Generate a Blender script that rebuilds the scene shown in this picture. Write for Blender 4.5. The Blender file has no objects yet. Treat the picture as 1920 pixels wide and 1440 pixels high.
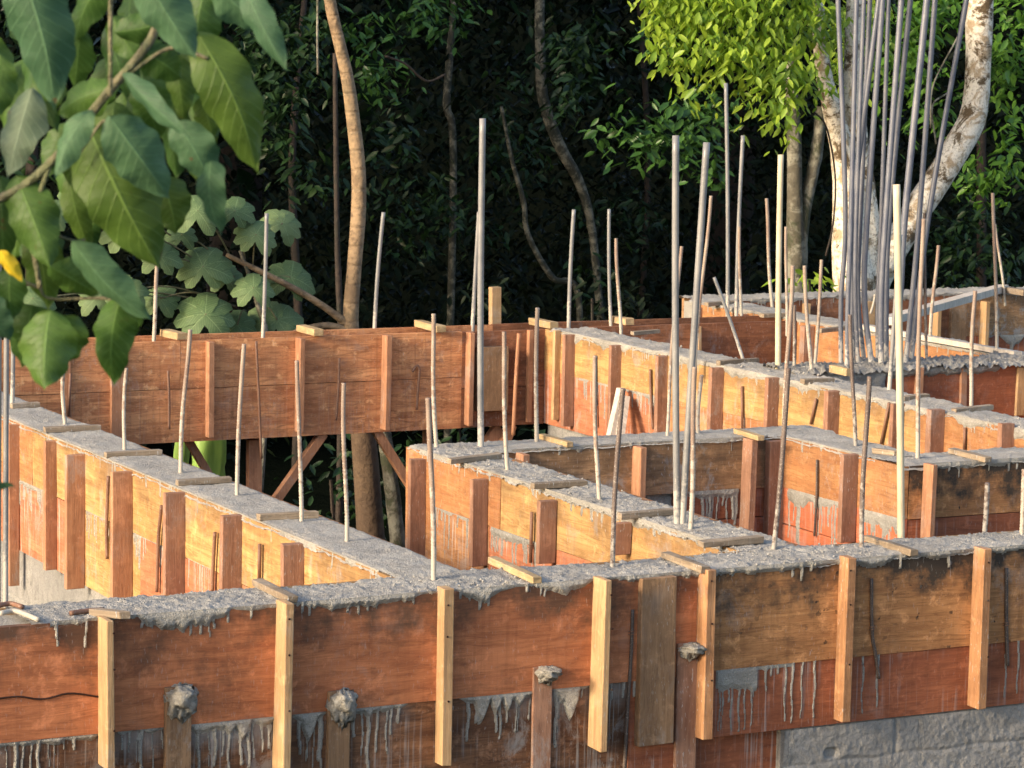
import bpy, math, random
import numpy as np
from mathutils import Matrix, Vector
random.seed(7); RNG = np.random.default_rng(11)
R_ = math.radians
# ---------------------------------------------------------------- camera, sky, sun, exposure
SC = bpy.context.scene
EYE = np.array([0.0, 0.0, 1.32]); FPX = 5447.0; YAW, PITCH, ROLL = .4830, .1220, .0210
_f = np.array([math.sin(YAW)*math.cos(PITCH), math.cos(YAW)*math.cos(PITCH), -math.sin(PITCH)])
_r0 = np.array([math.cos(YAW), -math.sin(YAW), 0.0]); _u0 = np.cross(_r0, _f)
CR = math.cos(ROLL)*_r0 + math.sin(ROLL)*_u0
CU = -math.sin(ROLL)*_r0 + math.cos(ROLL)*_u0
cd = bpy.data.cameras.new('camera'); cam = bpy.data.objects.new('camera', cd); SC.collection.objects.link(cam)
cam.matrix_world = Matrix(((CR[0], CU[0], -_f[0], EYE[0]), (CR[1], CU[1], -_f[1], EYE[1]), (CR[2], CU[2], -_f[2], EYE[2]), (0, 0, 0, 1)))
cd.sensor_width = 36; cd.lens = 36*FPX/1920; cd.clip_start = .1; cd.clip_end = 500
cd.dof.use_dof = True; cd.dof.focus_distance = 8.0; cd.dof.aperture_fstop = 30
SC.camera = cam
SUN_EL, SUN_AZ = R_(20), R_(261)      # azimuth clockwise from +Y
w = bpy.data.worlds.new("World"); SC.world = w; w.use_nodes = True
nt = w.node_tree; sky = nt.nodes.new('ShaderNodeTexSky'); sky.sky_type = 'NISHITA'; sky.sun_disc = False
sky.sun_elevation = SUN_EL; sky.sun_rotation = SUN_AZ; sky.air_density = 1.0; sky.dust_density = 2.5
bg = nt.nodes['Background']; bg.inputs[1].default_value = .15
nt.links.new(sky.outputs[0], bg.inputs[0])
sl = bpy.data.lights.new('sun', 'SUN'); so = bpy.data.objects.new('sun', sl); SC.collection.objects.link(so)
sl.energy = 2.25; sl.angle = R_(10); sl.color = (1, .82, .58)
_sd = Vector((math.sin(SUN_AZ)*math.cos(SUN_EL), math.cos(SUN_AZ)*math.cos(SUN_EL), math.sin(SUN_EL)))
so.rotation_euler = _sd.to_track_quat('Z', 'Y').to_euler(); so.location = (-6, 0, 12)
SC.view_settings.view_transform = 'Standard'; SC.view_settings.look = 'None'
SC.view_settings.exposure = 1.34; SC.view_settings.gamma = 1
SC.cycles.max_bounces = 6; SC.cycles.transparent_max_bounces = 4
# ---------------------------------------------------------------- where things stand (surveyed from the photograph)
def ray(u, v):
    d = _f + CR*((u-960)/FPX) - CU*((v-720)/FPX); return d
def onz(u, v, z=0.0): d = ray(u, v); return EYE + d*((z-EYE[2])/d[2])
def ony(u, v, y): d = ray(u, v); return EYE + d*(y/d[1])
def onx(u, v, x): d = ray(u, v); return EYE + d*(x/d[0])
def atd(u, v, dist): return EYE + ray(u, v)*dist
FH = np.array([math.sin(YAW), math.cos(YAW), 0.0])
def upright(u, v, b):          # point seen at (u,v) in the upright plane through b that faces the camera
    d = ray(u, v); return EYE + d*(((b-EYE)@FH)/(d@FH))
# ---------------------------------------------------------------- noise
_T = RNG.random((256, 256))
def vn(x, y, s=0):
    x = np.asarray(x, float)+s*17.3; y = np.asarray(y, float)+s*5.7
    xi = np.floor(x).astype(int); yi = np.floor(y).astype(int); fx = x-xi; fy = y-yi
    fx = fx*fx*(3-2*fx); fy = fy*fy*(3-2*fy)
    g = lambda a, b: _T[a & 255, b & 255]
    return (g(xi, yi)*(1-fx)+g(xi+1, yi)*fx)*(1-fy)+(g(xi, yi+1)*(1-fx)+g(xi+1, yi+1)*fx)*fy
def fbm(x, y, s=0, o=4):
    t = 0; a = .5
    for i in range(o): t = t+a*vn(x*2**i, y*2**i, s+i); a *= .5
    return t/(1-.5**o)
# ---------------------------------------------------------------- mesh helpers
WL = {}
def mesh(name, V, F, smooth=False):
    me = bpy.data.meshes.new(name); V = np.asarray(V, dtype=np.float32)
    if isinstance(F, np.ndarray):
        n, k = F.shape
        me.vertices.add(len(V)); me.vertices.foreach_set('co', V.ravel())
        me.loops.add(n*k); me.loops.foreach_set('vertex_index', F.astype(np.int32).ravel())
        me.polygons.add(n); me.polygons.foreach_set('loop_start', np.arange(0, n*k, k, dtype=np.int32))
        me.polygons.foreach_set('loop_total', np.full(n, k, dtype=np.int32)); me.update(calc_edges=True); me.validate()
    else:
        me.from_pydata([tuple(map(float, p)) for p in V], [], F); me.update()
    if smooth: me.polygons.foreach_set('use_smooth', [True]*len(me.polygons))
    return me
def tag(o, label=None, cat=None, group=None, kind=None):
    for k, val in (('label', label), ('category', cat), ('group', group), ('kind', kind)):
        if val: o[k] = val
    return o
def thing(name, label, cat, loc, group=None):
    o = bpy.data.objects.new(name, None); o.empty_display_size = .1; SC.collection.objects.link(o)
    o.location = tuple(map(float, loc)); WL[o.name] = np.array(loc, float); return tag(o, label, cat, group)
def obj(name, V, F, mat, parent=None, smooth=False, origin=None):
    V = np.asarray(V, float)
    pw = WL[parent.name] if parent is not None else np.zeros(3)
    org = pw if parent is not None else (np.array(origin, float) if origin is not None else np.zeros(3))
    o = bpy.data.objects.new(name, mesh(name, V-org, F, smooth)); SC.collection.objects.link(o)
    if parent is not None: o.parent = parent
    else: o.location = tuple(org)
    WL[o.name] = org
    if mat is not None: o.data.materials.append(mat)
    return o
def boxv(x0, x1, y0, y1, z0, z1, j=0.0):
    V = np.array([(x, y, z) for z in (z0, z1) for x, y in ((x0, y0), (x1, y0), (x1, y1), (x0, y1))], float)
    if j: V += RNG.uniform(-j, j, V.shape)
    return V, [(3, 2, 1, 0), (4, 5, 6, 7), (0, 1, 5, 4), (1, 2, 6, 5), (2, 3, 7, 6), (3, 0, 4, 7)]
def bev(V, F, b=.002):
    return V, F
def join(parts):
    V = []; F = []; n = 0
    for v, f in parts:
        V.extend(list(v)); F.extend([tuple(int(i)+n for i in q) for q in f]); n += len(v)
    return np.array(V), F
def tube(pts, rad, seg=10, wob=0.0, cap=True, seed=0):
    pts = np.array(pts, float); n = len(pts)
    rad = np.full(n, rad, float) if np.isscalar(rad) else np.array(rad, float)
    T = np.gradient(pts, axis=0); T /= np.linalg.norm(T, axis=1)[:, None]+1e-12
    a = np.array([1.0, 0, 0]) if abs(T[0][0]) < .9 else np.array([0, 1.0, 0])
    V = []
    for i in range(n):
        s = a-T[i]*(a@T[i]); s /= np.linalg.norm(s); a = s; q = np.cross(T[i], s)
        ang = np.arange(seg)*2*math.pi/seg
        r = rad[i]*(1+wob*(fbm(ang*1.3+seed, np.full(seg, i*.45), seed)-.5)*2)
        V.append(pts[i]+np.outer(np.cos(ang)*r, s)+np.outer(np.sin(ang)*r, q))
    V = np.concatenate(V); F = []
    for i in range(n-1):
        for k in range(seg):
            k2 = (k+1) % seg; F.append((i*seg+k, i*seg+k2, (i+1)*seg+k2, (i+1)*seg+k))
    if cap: F.append(tuple(range(seg-1, -1, -1))); F.append(tuple((n-1)*seg+k for k in range(seg)))
    return V, F
def spline(pts, n):
    pts = np.array(pts, float); m = len(pts); t = np.linspace(0, m-1, n); out = []
    P = np.vstack([2*pts[0]-pts[1], pts, 2*pts[-1]-pts[-2]])
    for x in t:
        i = min(int(x), m-2); f = x-i; p0, p1, p2, p3 = P[i:i+4]
        out.append(.5*((2*p1)+(-p0+p2)*f+(2*p0-5*p1+4*p2-p3)*f*f+(-p0+3*p1-3*p2+p3)*f**3))
    return np.array(out)
def grid_faces(nx, ny, keep=None):
    i, k = np.meshgrid(np.arange(nx-1), np.arange(ny-1), indexing='ij')
    a = i*ny+k; F = np.stack([a, a+ny, a+ny+1, a+1], -1).reshape(-1, 4)
    if keep is not None:
        kk = keep.ravel(); F = F[kk[F].any(1)]
    return F
def compact(V, F):
    u, inv = np.unique(F, return_inverse=True); return V[u], inv.reshape(F.shape)
# ---------------------------------------------------------------- materials
def newmat(name):
    m = bpy.data.materials.new(name); m.use_nodes = True; n = m.node_tree; n.nodes.clear()
    out = n.nodes.new('ShaderNodeOutputMaterial'); b = n.nodes.new('ShaderNodeBsdfPrincipled'); n.links.new(b.outputs[0], out.inputs[0])
    return m, n, b
class G:
    def __init__(s, nt): s.n = nt
    def node(s, t, **k):
        x = s.n.nodes.new(t)
        for a, v in k.items(): setattr(x, a, v)
        return x
    def link(s, a, b): s.n.links.new(a, b)
    def _set(s, inp, v):
        if hasattr(v, 'links') or isinstance(v, bpy.types.NodeSocket): s.link(v, inp)
        else: inp.default_value = v
    def math(s, op, a, b=0.0, c=0.0, clamp=False):
        x = s.node('ShaderNodeMath', operation=op, use_clamp=clamp); s._set(x.inputs[0], a); s._set(x.inputs[1], b); s._set(x.inputs[2], c); return x.outputs[0]
    def vmath(s, op, a, b=(0, 0, 0)):
        x = s.node('ShaderNodeVectorMath', operation=op); s._set(x.inputs[0], a); s._set(x.inputs[1], b); return x.outputs[0]
    def comb(s, a, b, c):
        x = s.node('ShaderNodeCombineXYZ'); s._set(x.inputs[0], a); s._set(x.inputs[1], b); s._set(x.inputs[2], c); return x.outputs[0]
    def noise(s, vec, scale=1.0, det=4.0, rough=.55, dist=0.0):
        x = s.node('ShaderNodeTexNoise'); s.link(vec, x.inputs['Vector']); x.inputs['Scale'].default_value = scale
        x.inputs['Detail'].default_value = det; x.inputs['Roughness'].default_value = rough; x.inputs['Distortion'].default_value = dist; return x.outputs[0]
    def ramp(s, f, lo, hi, a=0.0, b=1.0):
        x = s.node('ShaderNodeMapRange'); s._set(x.inputs[0], f); x.inputs[1].default_value = lo; x.inputs[2].default_value = hi
        x.inputs[3].default_value = a; x.inputs[4].default_value = b; return x.outputs[0]
    def mix(s, f, a, b, mode='MIX'):
        x = s.node('ShaderNodeMix', data_type='RGBA', blend_type=mode); s._set(x.inputs[0], f)
        for i, v in ((6, a), (7, b)):
            if isinstance(v, tuple): v = tuple(v)+(1,) if len(v) == 3 else v
            s._set(x.inputs[i], v)
        return x.outputs[2]
    def bump(s, h, st, d, b):
        x = s.node('ShaderNodeBump'); x.inputs['Strength'].default_value = st; x.inputs['Distance'].default_value = d
        s.link(h, x.inputs['Height']); s.link(x.outputs[0], b.inputs['Normal'])
    def pos(s):
        g = s.node('ShaderNodeNewGeometry'); x = s.node('ShaderNodeSeparateXYZ'); s.link(g.outputs['Position'], x.inputs[0]); return g.outputs['Position'], x.outputs
    def rnd(s): return s.node('ShaderNodeObjectInfo').outputs['Random']
CEM = (.36, .35, .335)
def wood(name, c1, c2, vert=False, stain=.3, top=.0, splat=.3, streak=0.0, spots=0.0, rough=.75, grain=1.0, var=.25, mott=.45, film=None, smear=.35):
    m, n, b = newmat(name); g = G(n); P, (x, y, z) = g.pos(); rn = g.rnd()
    al = g.math('ADD', x, y); off = g.math('MULTIPLY', rn, 37.0)
    if vert: gv = g.comb(g.math('ADD', g.math('MULTIPLY', al, 46.0), off), g.math('MULTIPLY', g.math('SUBTRACT', x, y), 20.0), g.math('MULTIPLY', z, 2.4))
    else: gv = g.comb(g.math('ADD', g.math('MULTIPLY', al, 2.2), off), off, g.math('MULTIPLY', z, 34.0))
    gr = g.noise(gv, 1.0, 6, .62, .9)
    fine = g.noise(gv, 4.3, 5, .7, .2)
    blot = g.noise(g.vmath('ADD', P, g.comb(off, off, off)), 5.0, 4, .6, .4)
    f = g.ramp(g.math('ADD', g.math('MULTIPLY', gr, .7*grain), g.math('MULTIPLY', fine, .3*grain)), .36*grain, .62*grain)
    col = g.mix(f, c2, c1)
    col = g.mix(g.ramp(blot, .35, .72, 0, stain), col, tuple(c*.42 for c in c2))
    # broad lighter / darker patches along the board
    pv = g.comb(g.math('MULTIPLY', al, 3.0), off, g.math('MULTIPLY', z, 9.0)); pt = g.noise(pv, 1.0, 3, .5, 1.2)
    col = g.mix(g.ramp(pt, .5, .75, 0, .35), col, tuple(min(1, c*1.35) for c in c1))
    col = g.mix(g.ramp(rn, 0, 1, 0, var), col, tuple(c*.6 for c in c1))
    # dark growth rings lines
    ln = g.ramp(g.math('ABSOLUTE', g.math('SUBTRACT', gr, .52)), .0, .022, .5*grain, 0); l2 = g.ramp(g.math('ABSOLUTE', g.math('SUBTRACT', gr, .43)), .0, .014, .4*grain, 0); ln = g.math('MAXIMUM', ln, l2)
    col = g.mix(ln, col, tuple(c*.45 for c in c2))
    # weathered patches drawn out along the grain, dirt runs down the face, dried cement slurry
    if vert: mv = g.comb(g.math('ADD', g.math('MULTIPLY', al, 30.0), off), off, g.math('MULTIPLY', z, 7.0))
    else: mv = g.comb(g.math('ADD', g.math('MULTIPLY', al, 8.0), off), off, g.math('MULTIPLY', z, 38.0))
    m1 = g.noise(mv, 1.0, 6, .7, .8); col = g.mix(g.math('MULTIPLY', g.ramp(m1, .50, .64), mott), col, tuple(c*.48 for c in c2))
    m2 = g.noise(g.vmath('ADD', P, g.comb(off, 0.0, off)), 22.0, 5, .7, .3); col = g.mix(g.math('MULTIPLY', g.ramp(m2, .56, .68), mott*.7), col, tuple(min(1, c*1.5+.03) for c in c1))
    dv = g.noise(g.comb(g.math('MULTIPLY', al, 55.0), off, g.math('MULTIPLY', z, 2.2)), 1.0, 4, .65); col = g.mix(g.math('MULTIPLY', g.ramp(dv, .52, .70), mott*.55), col, tuple(c*.4 for c in c2))
    sm1 = g.noise(g.comb(g.math('ADD', g.math('MULTIPLY', al, 13.0), off), off, g.math('MULTIPLY', z, 9.0)), 1.0, 6, .75, .5); sm2 = g.noise(P, 3.1, 2, .5, 0)
    col = g.mix(g.math('MULTIPLY', g.math('MULTIPLY', g.ramp(sm1, .52, .62), g.ramp(sm2, .45, .60)), smear), col, tuple(c*.92 for c in CEM))
    if film:
        f1 = g.noise(g.comb(g.math('MULTIPLY', al, 34.0), 2.0, g.math('MULTIPLY', z, 5.0)), 1.0, 5, .7); col = g.mix(g.math('MULTIPLY', g.ramp(g.math('ADD', g.ramp(z, film-.09, film, 0, .5), f1), .66, .96), g.ramp(sm2, .42, .60, .0, .5)), col, tuple(c*.85 for c in CEM))
    if spots:
        sp = g.noise(P, 42.0, 2, .5, .0); sp2 = g.noise(P, 6.0, 2, .5, 0)
        col = g.mix(g.math('MULTIPLY', g.ramp(sp, .66, .70), g.ramp(sp2, .42, .6, 0, spots)), col, (.035, .022, .015))
    if top:
        tn = g.noise(g.comb(g.math('MULTIPLY', al, 9.0), 3.3, g.math('MULTIPLY', z, 9.0)), 1.0, 5, .65)
        tz = g.math('ADD', g.ramp(z, -.15, .0, 0, 1), g.ramp(tn, .3, .7, -.75, .55))
        col = g.mix(g.math('MULTIPLY', g.ramp(tz, .15, .95, 0, top), 1.0, clamp=True), col, (.05, .036, .026))
    sv = g.comb(g.math('MULTIPLY', al, 150.0), g.math('MULTIPLY', g.math('SUBTRACT', x, y), 150.0), g.math('MULTIPLY', z, 55.0))
    s1 = g.noise(sv, 1.0, 2, .5); s2 = g.noise(P, 7.0, 3, .6)
    cm = g.math('MULTIPLY', g.ramp(s1, .64, .70), g.ramp(s2, .40, .62, .1, 1.0)); cm = g.math('MULTIPLY', cm, splat, clamp=True)
    if streak:
        kv = g.comb(g.math('MULTIPLY', al, 95.0), off, g.math('MULTIPLY', z, 3.0)); k1 = g.noise(kv, 1.0, 3, .6, .15)
        km = g.noise(g.comb(g.math('MULTIPLY', al, 4.0), 1.7, g.math('MULTIPLY', z, 6.0)), 1.0, 3, .6)
        ks = g.math('MULTIPLY', g.ramp(k1, .54, .66), g.ramp(km, .40, .60)); ks = g.math('MULTIPLY', g.math('MULTIPLY', ks, streak), g.ramp(z, -.19, -.165, 1, .06))
        cm = g.math('MAXIMUM', cm, ks)
    col = g.mix(cm, col, tuple(c*1.25 for c in CEM))
    g.link(col, b.inputs['Base Color']); b.inputs['Roughness'].default_value = rough; b.inputs['Specular IOR Level'].default_value = .25
    g.bump(g.math('ADD', g.math('MULTIPLY', fine, .6), g.math('MULTIPLY', cm, .8)), .55, .004, b)
    return m
def cement(name, c=CEM, wet=.12, rough=.95, sc=1.0):
    m, n, b = newmat(name); g = G(n); P, xyz = g.pos()
    a = g.noise(P, 9*sc, 5, .6); c2 = g.noise(P, 140*sc, 3, .6); d = g.noise(P, 420, 2, .5)
    col = g.mix(g.ramp(a, .35, .7), tuple(x*.74 for x in c), tuple(x*1.12 for x in c))
    col = g.mix(g.ramp(c2, .52, .72, 0, .45), col, tuple(x*1.5 for x in c))
    col = g.mix(g.ramp(d, .56, .66, 0, .55), col, tuple(x*.35 for x in c))
    g.link(col, b.inputs['Base Color']); b.inputs['Roughness'].default_value = rough; b.inputs['Specular IOR Level'].default_value = wet
    g.bump(g.math('ADD', c2, g.math('MULTIPLY', d, .8)), 1.0, .006, b)
    return m
M = {}
M['red'] = wood('reddish board', (.58, .215, .092), (.38, .125, .055), stain=.5, top=.8, mott=.5, smear=.15, splat=.25, grain=.8)
M['redlow'] = wood('dark red board', (.37, .125, .057), (.24, .072, .035), stain=.5, mott=.5, smear=.15, splat=.2, streak=.35, grain=.7)
M['stained'] = wood('dark stained board', (.27, .13, .065), (.11, .047, .024), stain=.75, mott=.7, film=-.275, smear=.5, splat=.3, streak=.5)
M['spotted'] = wood('spotted brown board', (.60, .29, .115), (.32, .135, .055), stain=.75, top=1.3, splat=.3, mott=.6, spots=1.0, grain=1.15)
M['yellow'] = wood('yellow board', (.50, .315, .128), (.37, .18, .064), stain=.4, splat=.4, streak=.3, grain=1.15, top=.4, mott=.42, smear=.4)
M['yellow2'] = wood('orange board', (.47, .235, .098), (.33, .13, .05), stain=.4, splat=.4, streak=.55, grain=1.1, top=.25)
M['pinkish'] = wood('streaked orange board', (.50, .20, .10), (.36, .115, .055), stain=.3, splat=.4, streak=.9)
M['redlit'] = wood('bright red board', (.52, .155, .07), (.42, .11, .05), stain=.25, mott=.3, splat=.4, streak=.5, grain=.8)
M['brown'] = wood('grey brown board', (.52, .30, .15), (.28, .15, .075), stain=.5, top=.6, mott=.55, smear=.8, splat=.6, streak=.3, spots=.5)
M['far'] = wood('worn far board', (.76, .36, .16), (.46, .165, .072), stain=.5, mott=.65, smear=.2, splat=.35, streak=.15, grain=1.15, spots=.3)
M['farred'] = wood('dark far board', (.36, .15, .072), (.17, .065, .034), stain=.7, splat=.3)
M['stud'] = wood('tan stud', (.50, .325, .17), (.37, .22, .11), vert=True, stain=.25, splat=.3, grain=.8)
M['studo'] = wood('orange brown stud', (.46, .245, .12), (.30, .14, .065), vert=True, stain=.5, splat=.8, grain=.9)
M['studr'] = wood('red stud', (.36, .195, .125), (.25, .125, .08), vert=True, stain=.35, splat=.75, grain=.8)
M['studf'] = wood('far stud', (.46, .235, .13), (.34, .155, .085), vert=True, stain=.3, splat=.25, grain=.8)
M['plank'] = wood('grey plank', (.33, .20, .11), (.20, .115, .065), vert=True, stain=.45, splat=.5)
M['pale'] = wood('pale plank', (.62, .55, .47), (.50, .42, .35), vert=True, stain=.2, splat=.6, grain=.6)
M['cleat'] = wood('yellow cleat', (.48, .34, .18), (.34, .23, .12), stain=.25, splat=.9, streak=.0, grain=.8)
M['cleatc'] = wood('cement smeared cleat', (.34, .26, .18), (.22, .165, .115), stain=.4, splat=1.3, streak=.6)
M['cem'] = cement('fresh concrete', (.385, .362, .33)); M['drip'] = cement('cement drip', (.37, .345, .305), wet=.3, rough=.7)
M['cemd'] = cement('dark wet concrete', (.29, .275, .255), wet=.3, rough=.75)
def blockmat():
    m, n, b = newmat('concrete block'); g = G(n); P, (x, y, z) = g.pos(); al = g.math('ADD', x, y)
    br = g.node('ShaderNodeTexBrick'); g.link(g.comb(al, z, 0.0), br.inputs['Vector'])
    br.inputs['Scale'].default_value = 1; br.inputs['Brick Width'].default_value = .4; br.inputs['Row Height'].default_value = .2
    br.inputs['Mortar Size'].default_value = .008; br.inputs['Color1'].default_value = (.30, .29, .28, 1); br.inputs['Color2'].default_value = (.20, .19, .18, 1); br.inputs['Mortar'].default_value = (.26, .25, .235, 1)
    a = g.noise(P, 6, 6, .65, .4); c = g.noise(P, 160, 4, .7)
    sm = g.ramp(a, .46, .60, 0, .85); col = g.mix(sm, br.outputs[0], (.30, .285, .265)); pk = g.noise(P, 26, 5, .7, .3); col = g.mix(g.ramp(pk, .52, .62, 0, .55), col, (.12, .115, .105)); col = g.mix(g.ramp(pk, .40, .34, 0, .4), col, (.42, .40, .37))
    col = g.mix(g.ramp(c, .50, .66, 0, .6), col, (.11, .105, .10))
    col = g.mix(g.ramp(g.noise(P, 3.0, 3, .5), .45, .62, 0, .6), col, (.15, .145, .14))
    g.link(col, b.inputs['Base Color']); b.inputs['Roughness'].default_value = .9
    g.bump(g.math('ADD', g.math('MULTIPLY', c, .8), g.math('MULTIPLY', br.outputs['Fac'], g.math('MULTIPLY', g.math('SUBTRACT', 1.0, sm), -1.2))), .7, .005, b)
    return m
M['block'] = blockmat()
def rodmat(name, base, hi, z0, z1, cem=(.50, .45, .38), amt=1.0, rough=.6, spl=.5):
    m, n, b = newmat(name); g = G(n); P, (x, y, z) = g.pos()
    a = g.noise(P, 60, 3, .6); c = g.noise(P, 300, 2, .5); big = g.noise(P, 9, 3, .6)
    col = g.mix(g.ramp(big, .35, .65), base, hi)
    f = g.math('ADD', g.ramp(z, z0, z1, 1.1, -.25), g.ramp(a, .3, .7, -.5, .5)); f = g.ramp(f, .35, .65, 0, amt)
    f = g.math('MAXIMUM', f, g.ramp(c, .60, .66, 0, spl))
    col = g.mix(f, col, g.mix(c, tuple(q*.75 for q in cem), tuple(q*1.25 for q in cem)))
    g.link(col, b.inputs['Base Color']); b.inputs['Roughness'].default_value = rough; g.bump(a, .5, .002, b)
    return m
M['rebar'] = rodmat('cement dusted rebar', (.19, .125, .095), (.29, .225, .175), -.05, .42, cem=(.37, .33, .275))
M['rebard'] = rodmat('dark rebar', (.075, .05, .042), (.15, .11, .09), -.1, .3, amt=.75, cem=(.36, .33, .29))
M['rusty'] = rodmat('rusty tie bar', (.13, .06, .035), (.20, .10, .06), -.6, -.5, amt=.3, spl=.2)
M['tie'] = rodmat('dark tie bar', (.045, .032, .028), (.10, .07, .055), -2, -1.9, amt=.3, spl=.25)
M['pvc'] = rodmat('grey conduit', (.15, .15, .155), (.22, .215, .21), -.02, .20, cem=(.38, .35, .31), rough=.38, spl=.25)
M['conduit'] = rodmat('blue grey conduit', (.085, .095, .13), (.145, .15, .175), -.02, .20, cem=(.40, .375, .345), amt=.9, rough=.35, spl=.15)
M['cream'] = rodmat('cream conduit', (.44, .365, .24), (.54, .46, .32), -.05, .10, cem=(.50, .44, .33), rough=.5, spl=.35)
def bark(name, a, bcol, moss, sc=1.0, rings=0.0, mo=.6, lo=.46):
    m, n, b = newmat(name); g = G(n); P, (x, y, z) = g.pos()
    n1 = g.noise(P, 7*sc, 5, .65, .6); n2 = g.noise(P, 34*sc, 4, .6); n3 = g.noise(P, 3.2*sc, 7, .75, .5)
    col = g.mix(g.ramp(n1, lo, lo+.10), a, bcol)
    col = g.mix(g.ramp(n2, .52, .66, 0, .7), col, tuple(q*.6 for q in bcol))
    col = g.mix(g.ramp(n3, .52, .58, 0, mo), col, moss)
    h = n2
    if rings:
        rv = g.math('ADD', g.math('MULTIPLY', z, rings), g.math('MULTIPLY', n1, 1.6)); s = g.math('SINE', rv)
        col = g.mix(g.math('MULTIPLY', g.ramp(s, .93, 1.0, 0, .3), g.math('MULTIPLY', g.ramp(n2, .35, .6), g.ramp(z, -.35, -.1))), col, tuple(q*.45 for q in bcol)); h = g.math('SUBTRACT', n2, g.math('MULTIPLY', g.ramp(s, .8, 1, 0, .25), g.ramp(z, -.35, -.1))); col = g.mix(g.ramp(z, -.5, -.2, .8, 0), col, (.06, .035, .022))
    g.link(col, b.inputs['Base Color']); b.inputs['Roughness'].default_value = .85; g.bump(h, .8, .012, b)
    return m
M['palebark'] = bark('pale mottled bark', (.74, .67, .56), (.40, .30, .19), (.10, .065, .03), mo=1.0, sc=1.7, lo=.50)
M['tanbark'] = bark('tan ringed bark', (.29, .195, .11), (.16, .105, .06), (.13, .10, .06), rings=70, mo=.5)
M['darkbark'] = bark('dark bark', (.032, .020, .014), (.02, .013, .009), (.012, .014, .007), mo=.5)
M['greybark'] = bark('grey mossy bark', (.21, .20, .16), (.085, .075, .055), (.035, .04, .018), mo=.9)
M['mossbark'] = bark('mossy bark with painted shade', (.12, .115, .09), (.022, .022, .015), (.010, .013, .007), mo=1.0, sc=2, lo=.44)  # darker copy of the grey mossy bark, forest shade painted in
M['twig'] = bark('green brown twig', (.17, .15, .085), (.13, .12, .06), (.10, .13, .05), sc=4, mo=.5)
def leafmat(name, a, b2, rough=.45, trans=.3, tcol=None, spec=.35, veins=False, back=None):
    m = bpy.data.materials.new(name); m.use_nodes = True; n = m.node_tree; n.nodes.clear(); g = G(n)
    out = g.node('ShaderNodeOutputMaterial'); at = g.node('ShaderNodeAttribute', attribute_name='vary')
    P, xyz = g.pos(); nz = g.noise(P, 30, 3, .6)
    f = g.math('ADD', g.math('MULTIPLY', at.outputs['Fac'], .8), g.ramp(nz, .3, .7, -.1, .3))
    col = g.mix(f, a, b2)
    p = g.node('ShaderNodeBsdfPrincipled'); p.inputs['Roughness'].default_value = rough; p.inputs['Specular IOR Level'].default_value = spec
    if veins:
        uv = g.node('ShaderNodeUVMap'); s = g.node('ShaderNodeSeparateXYZ'); g.link(uv.outputs[0], s.inputs[0]); u, v = s.outputs[0], s.outputs[1]
        av = g.math('ABSOLUTE', v); side = g.math('SINE', g.math('MULTIPLY', g.math('SUBTRACT', u, g.math('MULTIPLY', av, .22)), 62.0))
        vs = g.ramp(side, .90, 1.0, 0, .75); mid = g.ramp(av, .02, .06, 1, 0)
        vn_ = g.math('MAXIMUM', vs, mid); col = g.mix(g.math('MULTIPLY', vn_, .55), col, tuple(min(1, q*1.9+.03) for q in b2))
        bl = g.noise(P, 120, 5, .7, .6); col = g.mix(g.ramp(bl, .5, .72, 0, .5), col, tuple(q*.55 for q in a))
        br_ = g.noise(P, 75, 2, .5); col = g.mix(g.math('MULTIPLY', g.ramp(br_, .70, .73), g.ramp(nz, .45, .6)), col, (.10, .055, .02))
        g.bump(g.math('ADD', g.math('MULTIPLY', vn_, -.8), g.math('MULTIPLY', bl, .5)), .5, .003, p)
    if back is not None:
        ge = g.node('ShaderNodeNewGeometry'); col = g.mix(ge.outputs['Backfacing'], col, back)
    g.link(col, p.inputs['Base Color'])
    tr = g.node('ShaderNodeBsdfTranslucent'); tc = g.mix(.5, col, tcol or tuple(min(1, q*2.2) for q in b2)); g.link(tc, tr.inputs[0])
    mx = g.node('ShaderNodeMixShader'); mx.inputs[0].default_value = trans; g.link(p.outputs[0], mx.inputs[1]); g.link(tr.outputs[0], mx.inputs[2]); g.link(mx.outputs[0], out.inputs[0])
    return m
M['lbright'] = leafmat('bright leaf', (.10, .20, .016), (.30, .40, .045), trans=.35)
M['lside'] = leafmat('fresh green leaf', (.045, .12, .018), (.11, .23, .03), trans=.3)
M['lmid'] = leafmat('mid green leaf', (.018, .055, .013), (.055, .13, .025), trans=.2, rough=.4)
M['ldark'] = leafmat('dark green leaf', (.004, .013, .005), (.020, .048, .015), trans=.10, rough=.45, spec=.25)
M['lback'] = leafmat('understorey leaf with painted shade', (.003, .0065, .003), (.007, .014, .006), trans=.04, rough=.6, spec=.12)  # deep forest shade is put into this leaf colour
M['lcec'] = leafmat('pale lobed leaf', (.075, .13, .05), (.14, .20, .085), trans=.2, rough=.6, veins=True)
M['lfg'] = leafmat('broad green leaf', (.035, .085, .018), (.080, .15, .026), trans=.34, rough=.5, veins=True, tcol=(.20, .30, .03))
M['lfgb'] = leafmat('blue green leaf', (.036, .088, .040), (.068, .14, .060), trans=.26, rough=.6, veins=True)
M['lfgp'] = leafmat('dusty pale leaf', (.09, .13, .075), (.15, .19, .12), trans=.2, rough=.6, veins=True)
M['lfgd'] = leafmat('deep green leaf', (.022, .06, .016), (.05, .11, .02), trans=.25, rough=.5, veins=True, tcol=(.14, .24, .02))
M['lfgo'] = leafmat('olive leaf', (.050, .098, .016), (.088, .15, .024), trans=.36, rough=.5, veins=True, tcol=(.20, .26, .03))
M['lyel'] = leafmat('yellow leaf', (.62, .40, .02), (.75, .52, .03), trans=.3, veins=True)
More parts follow.
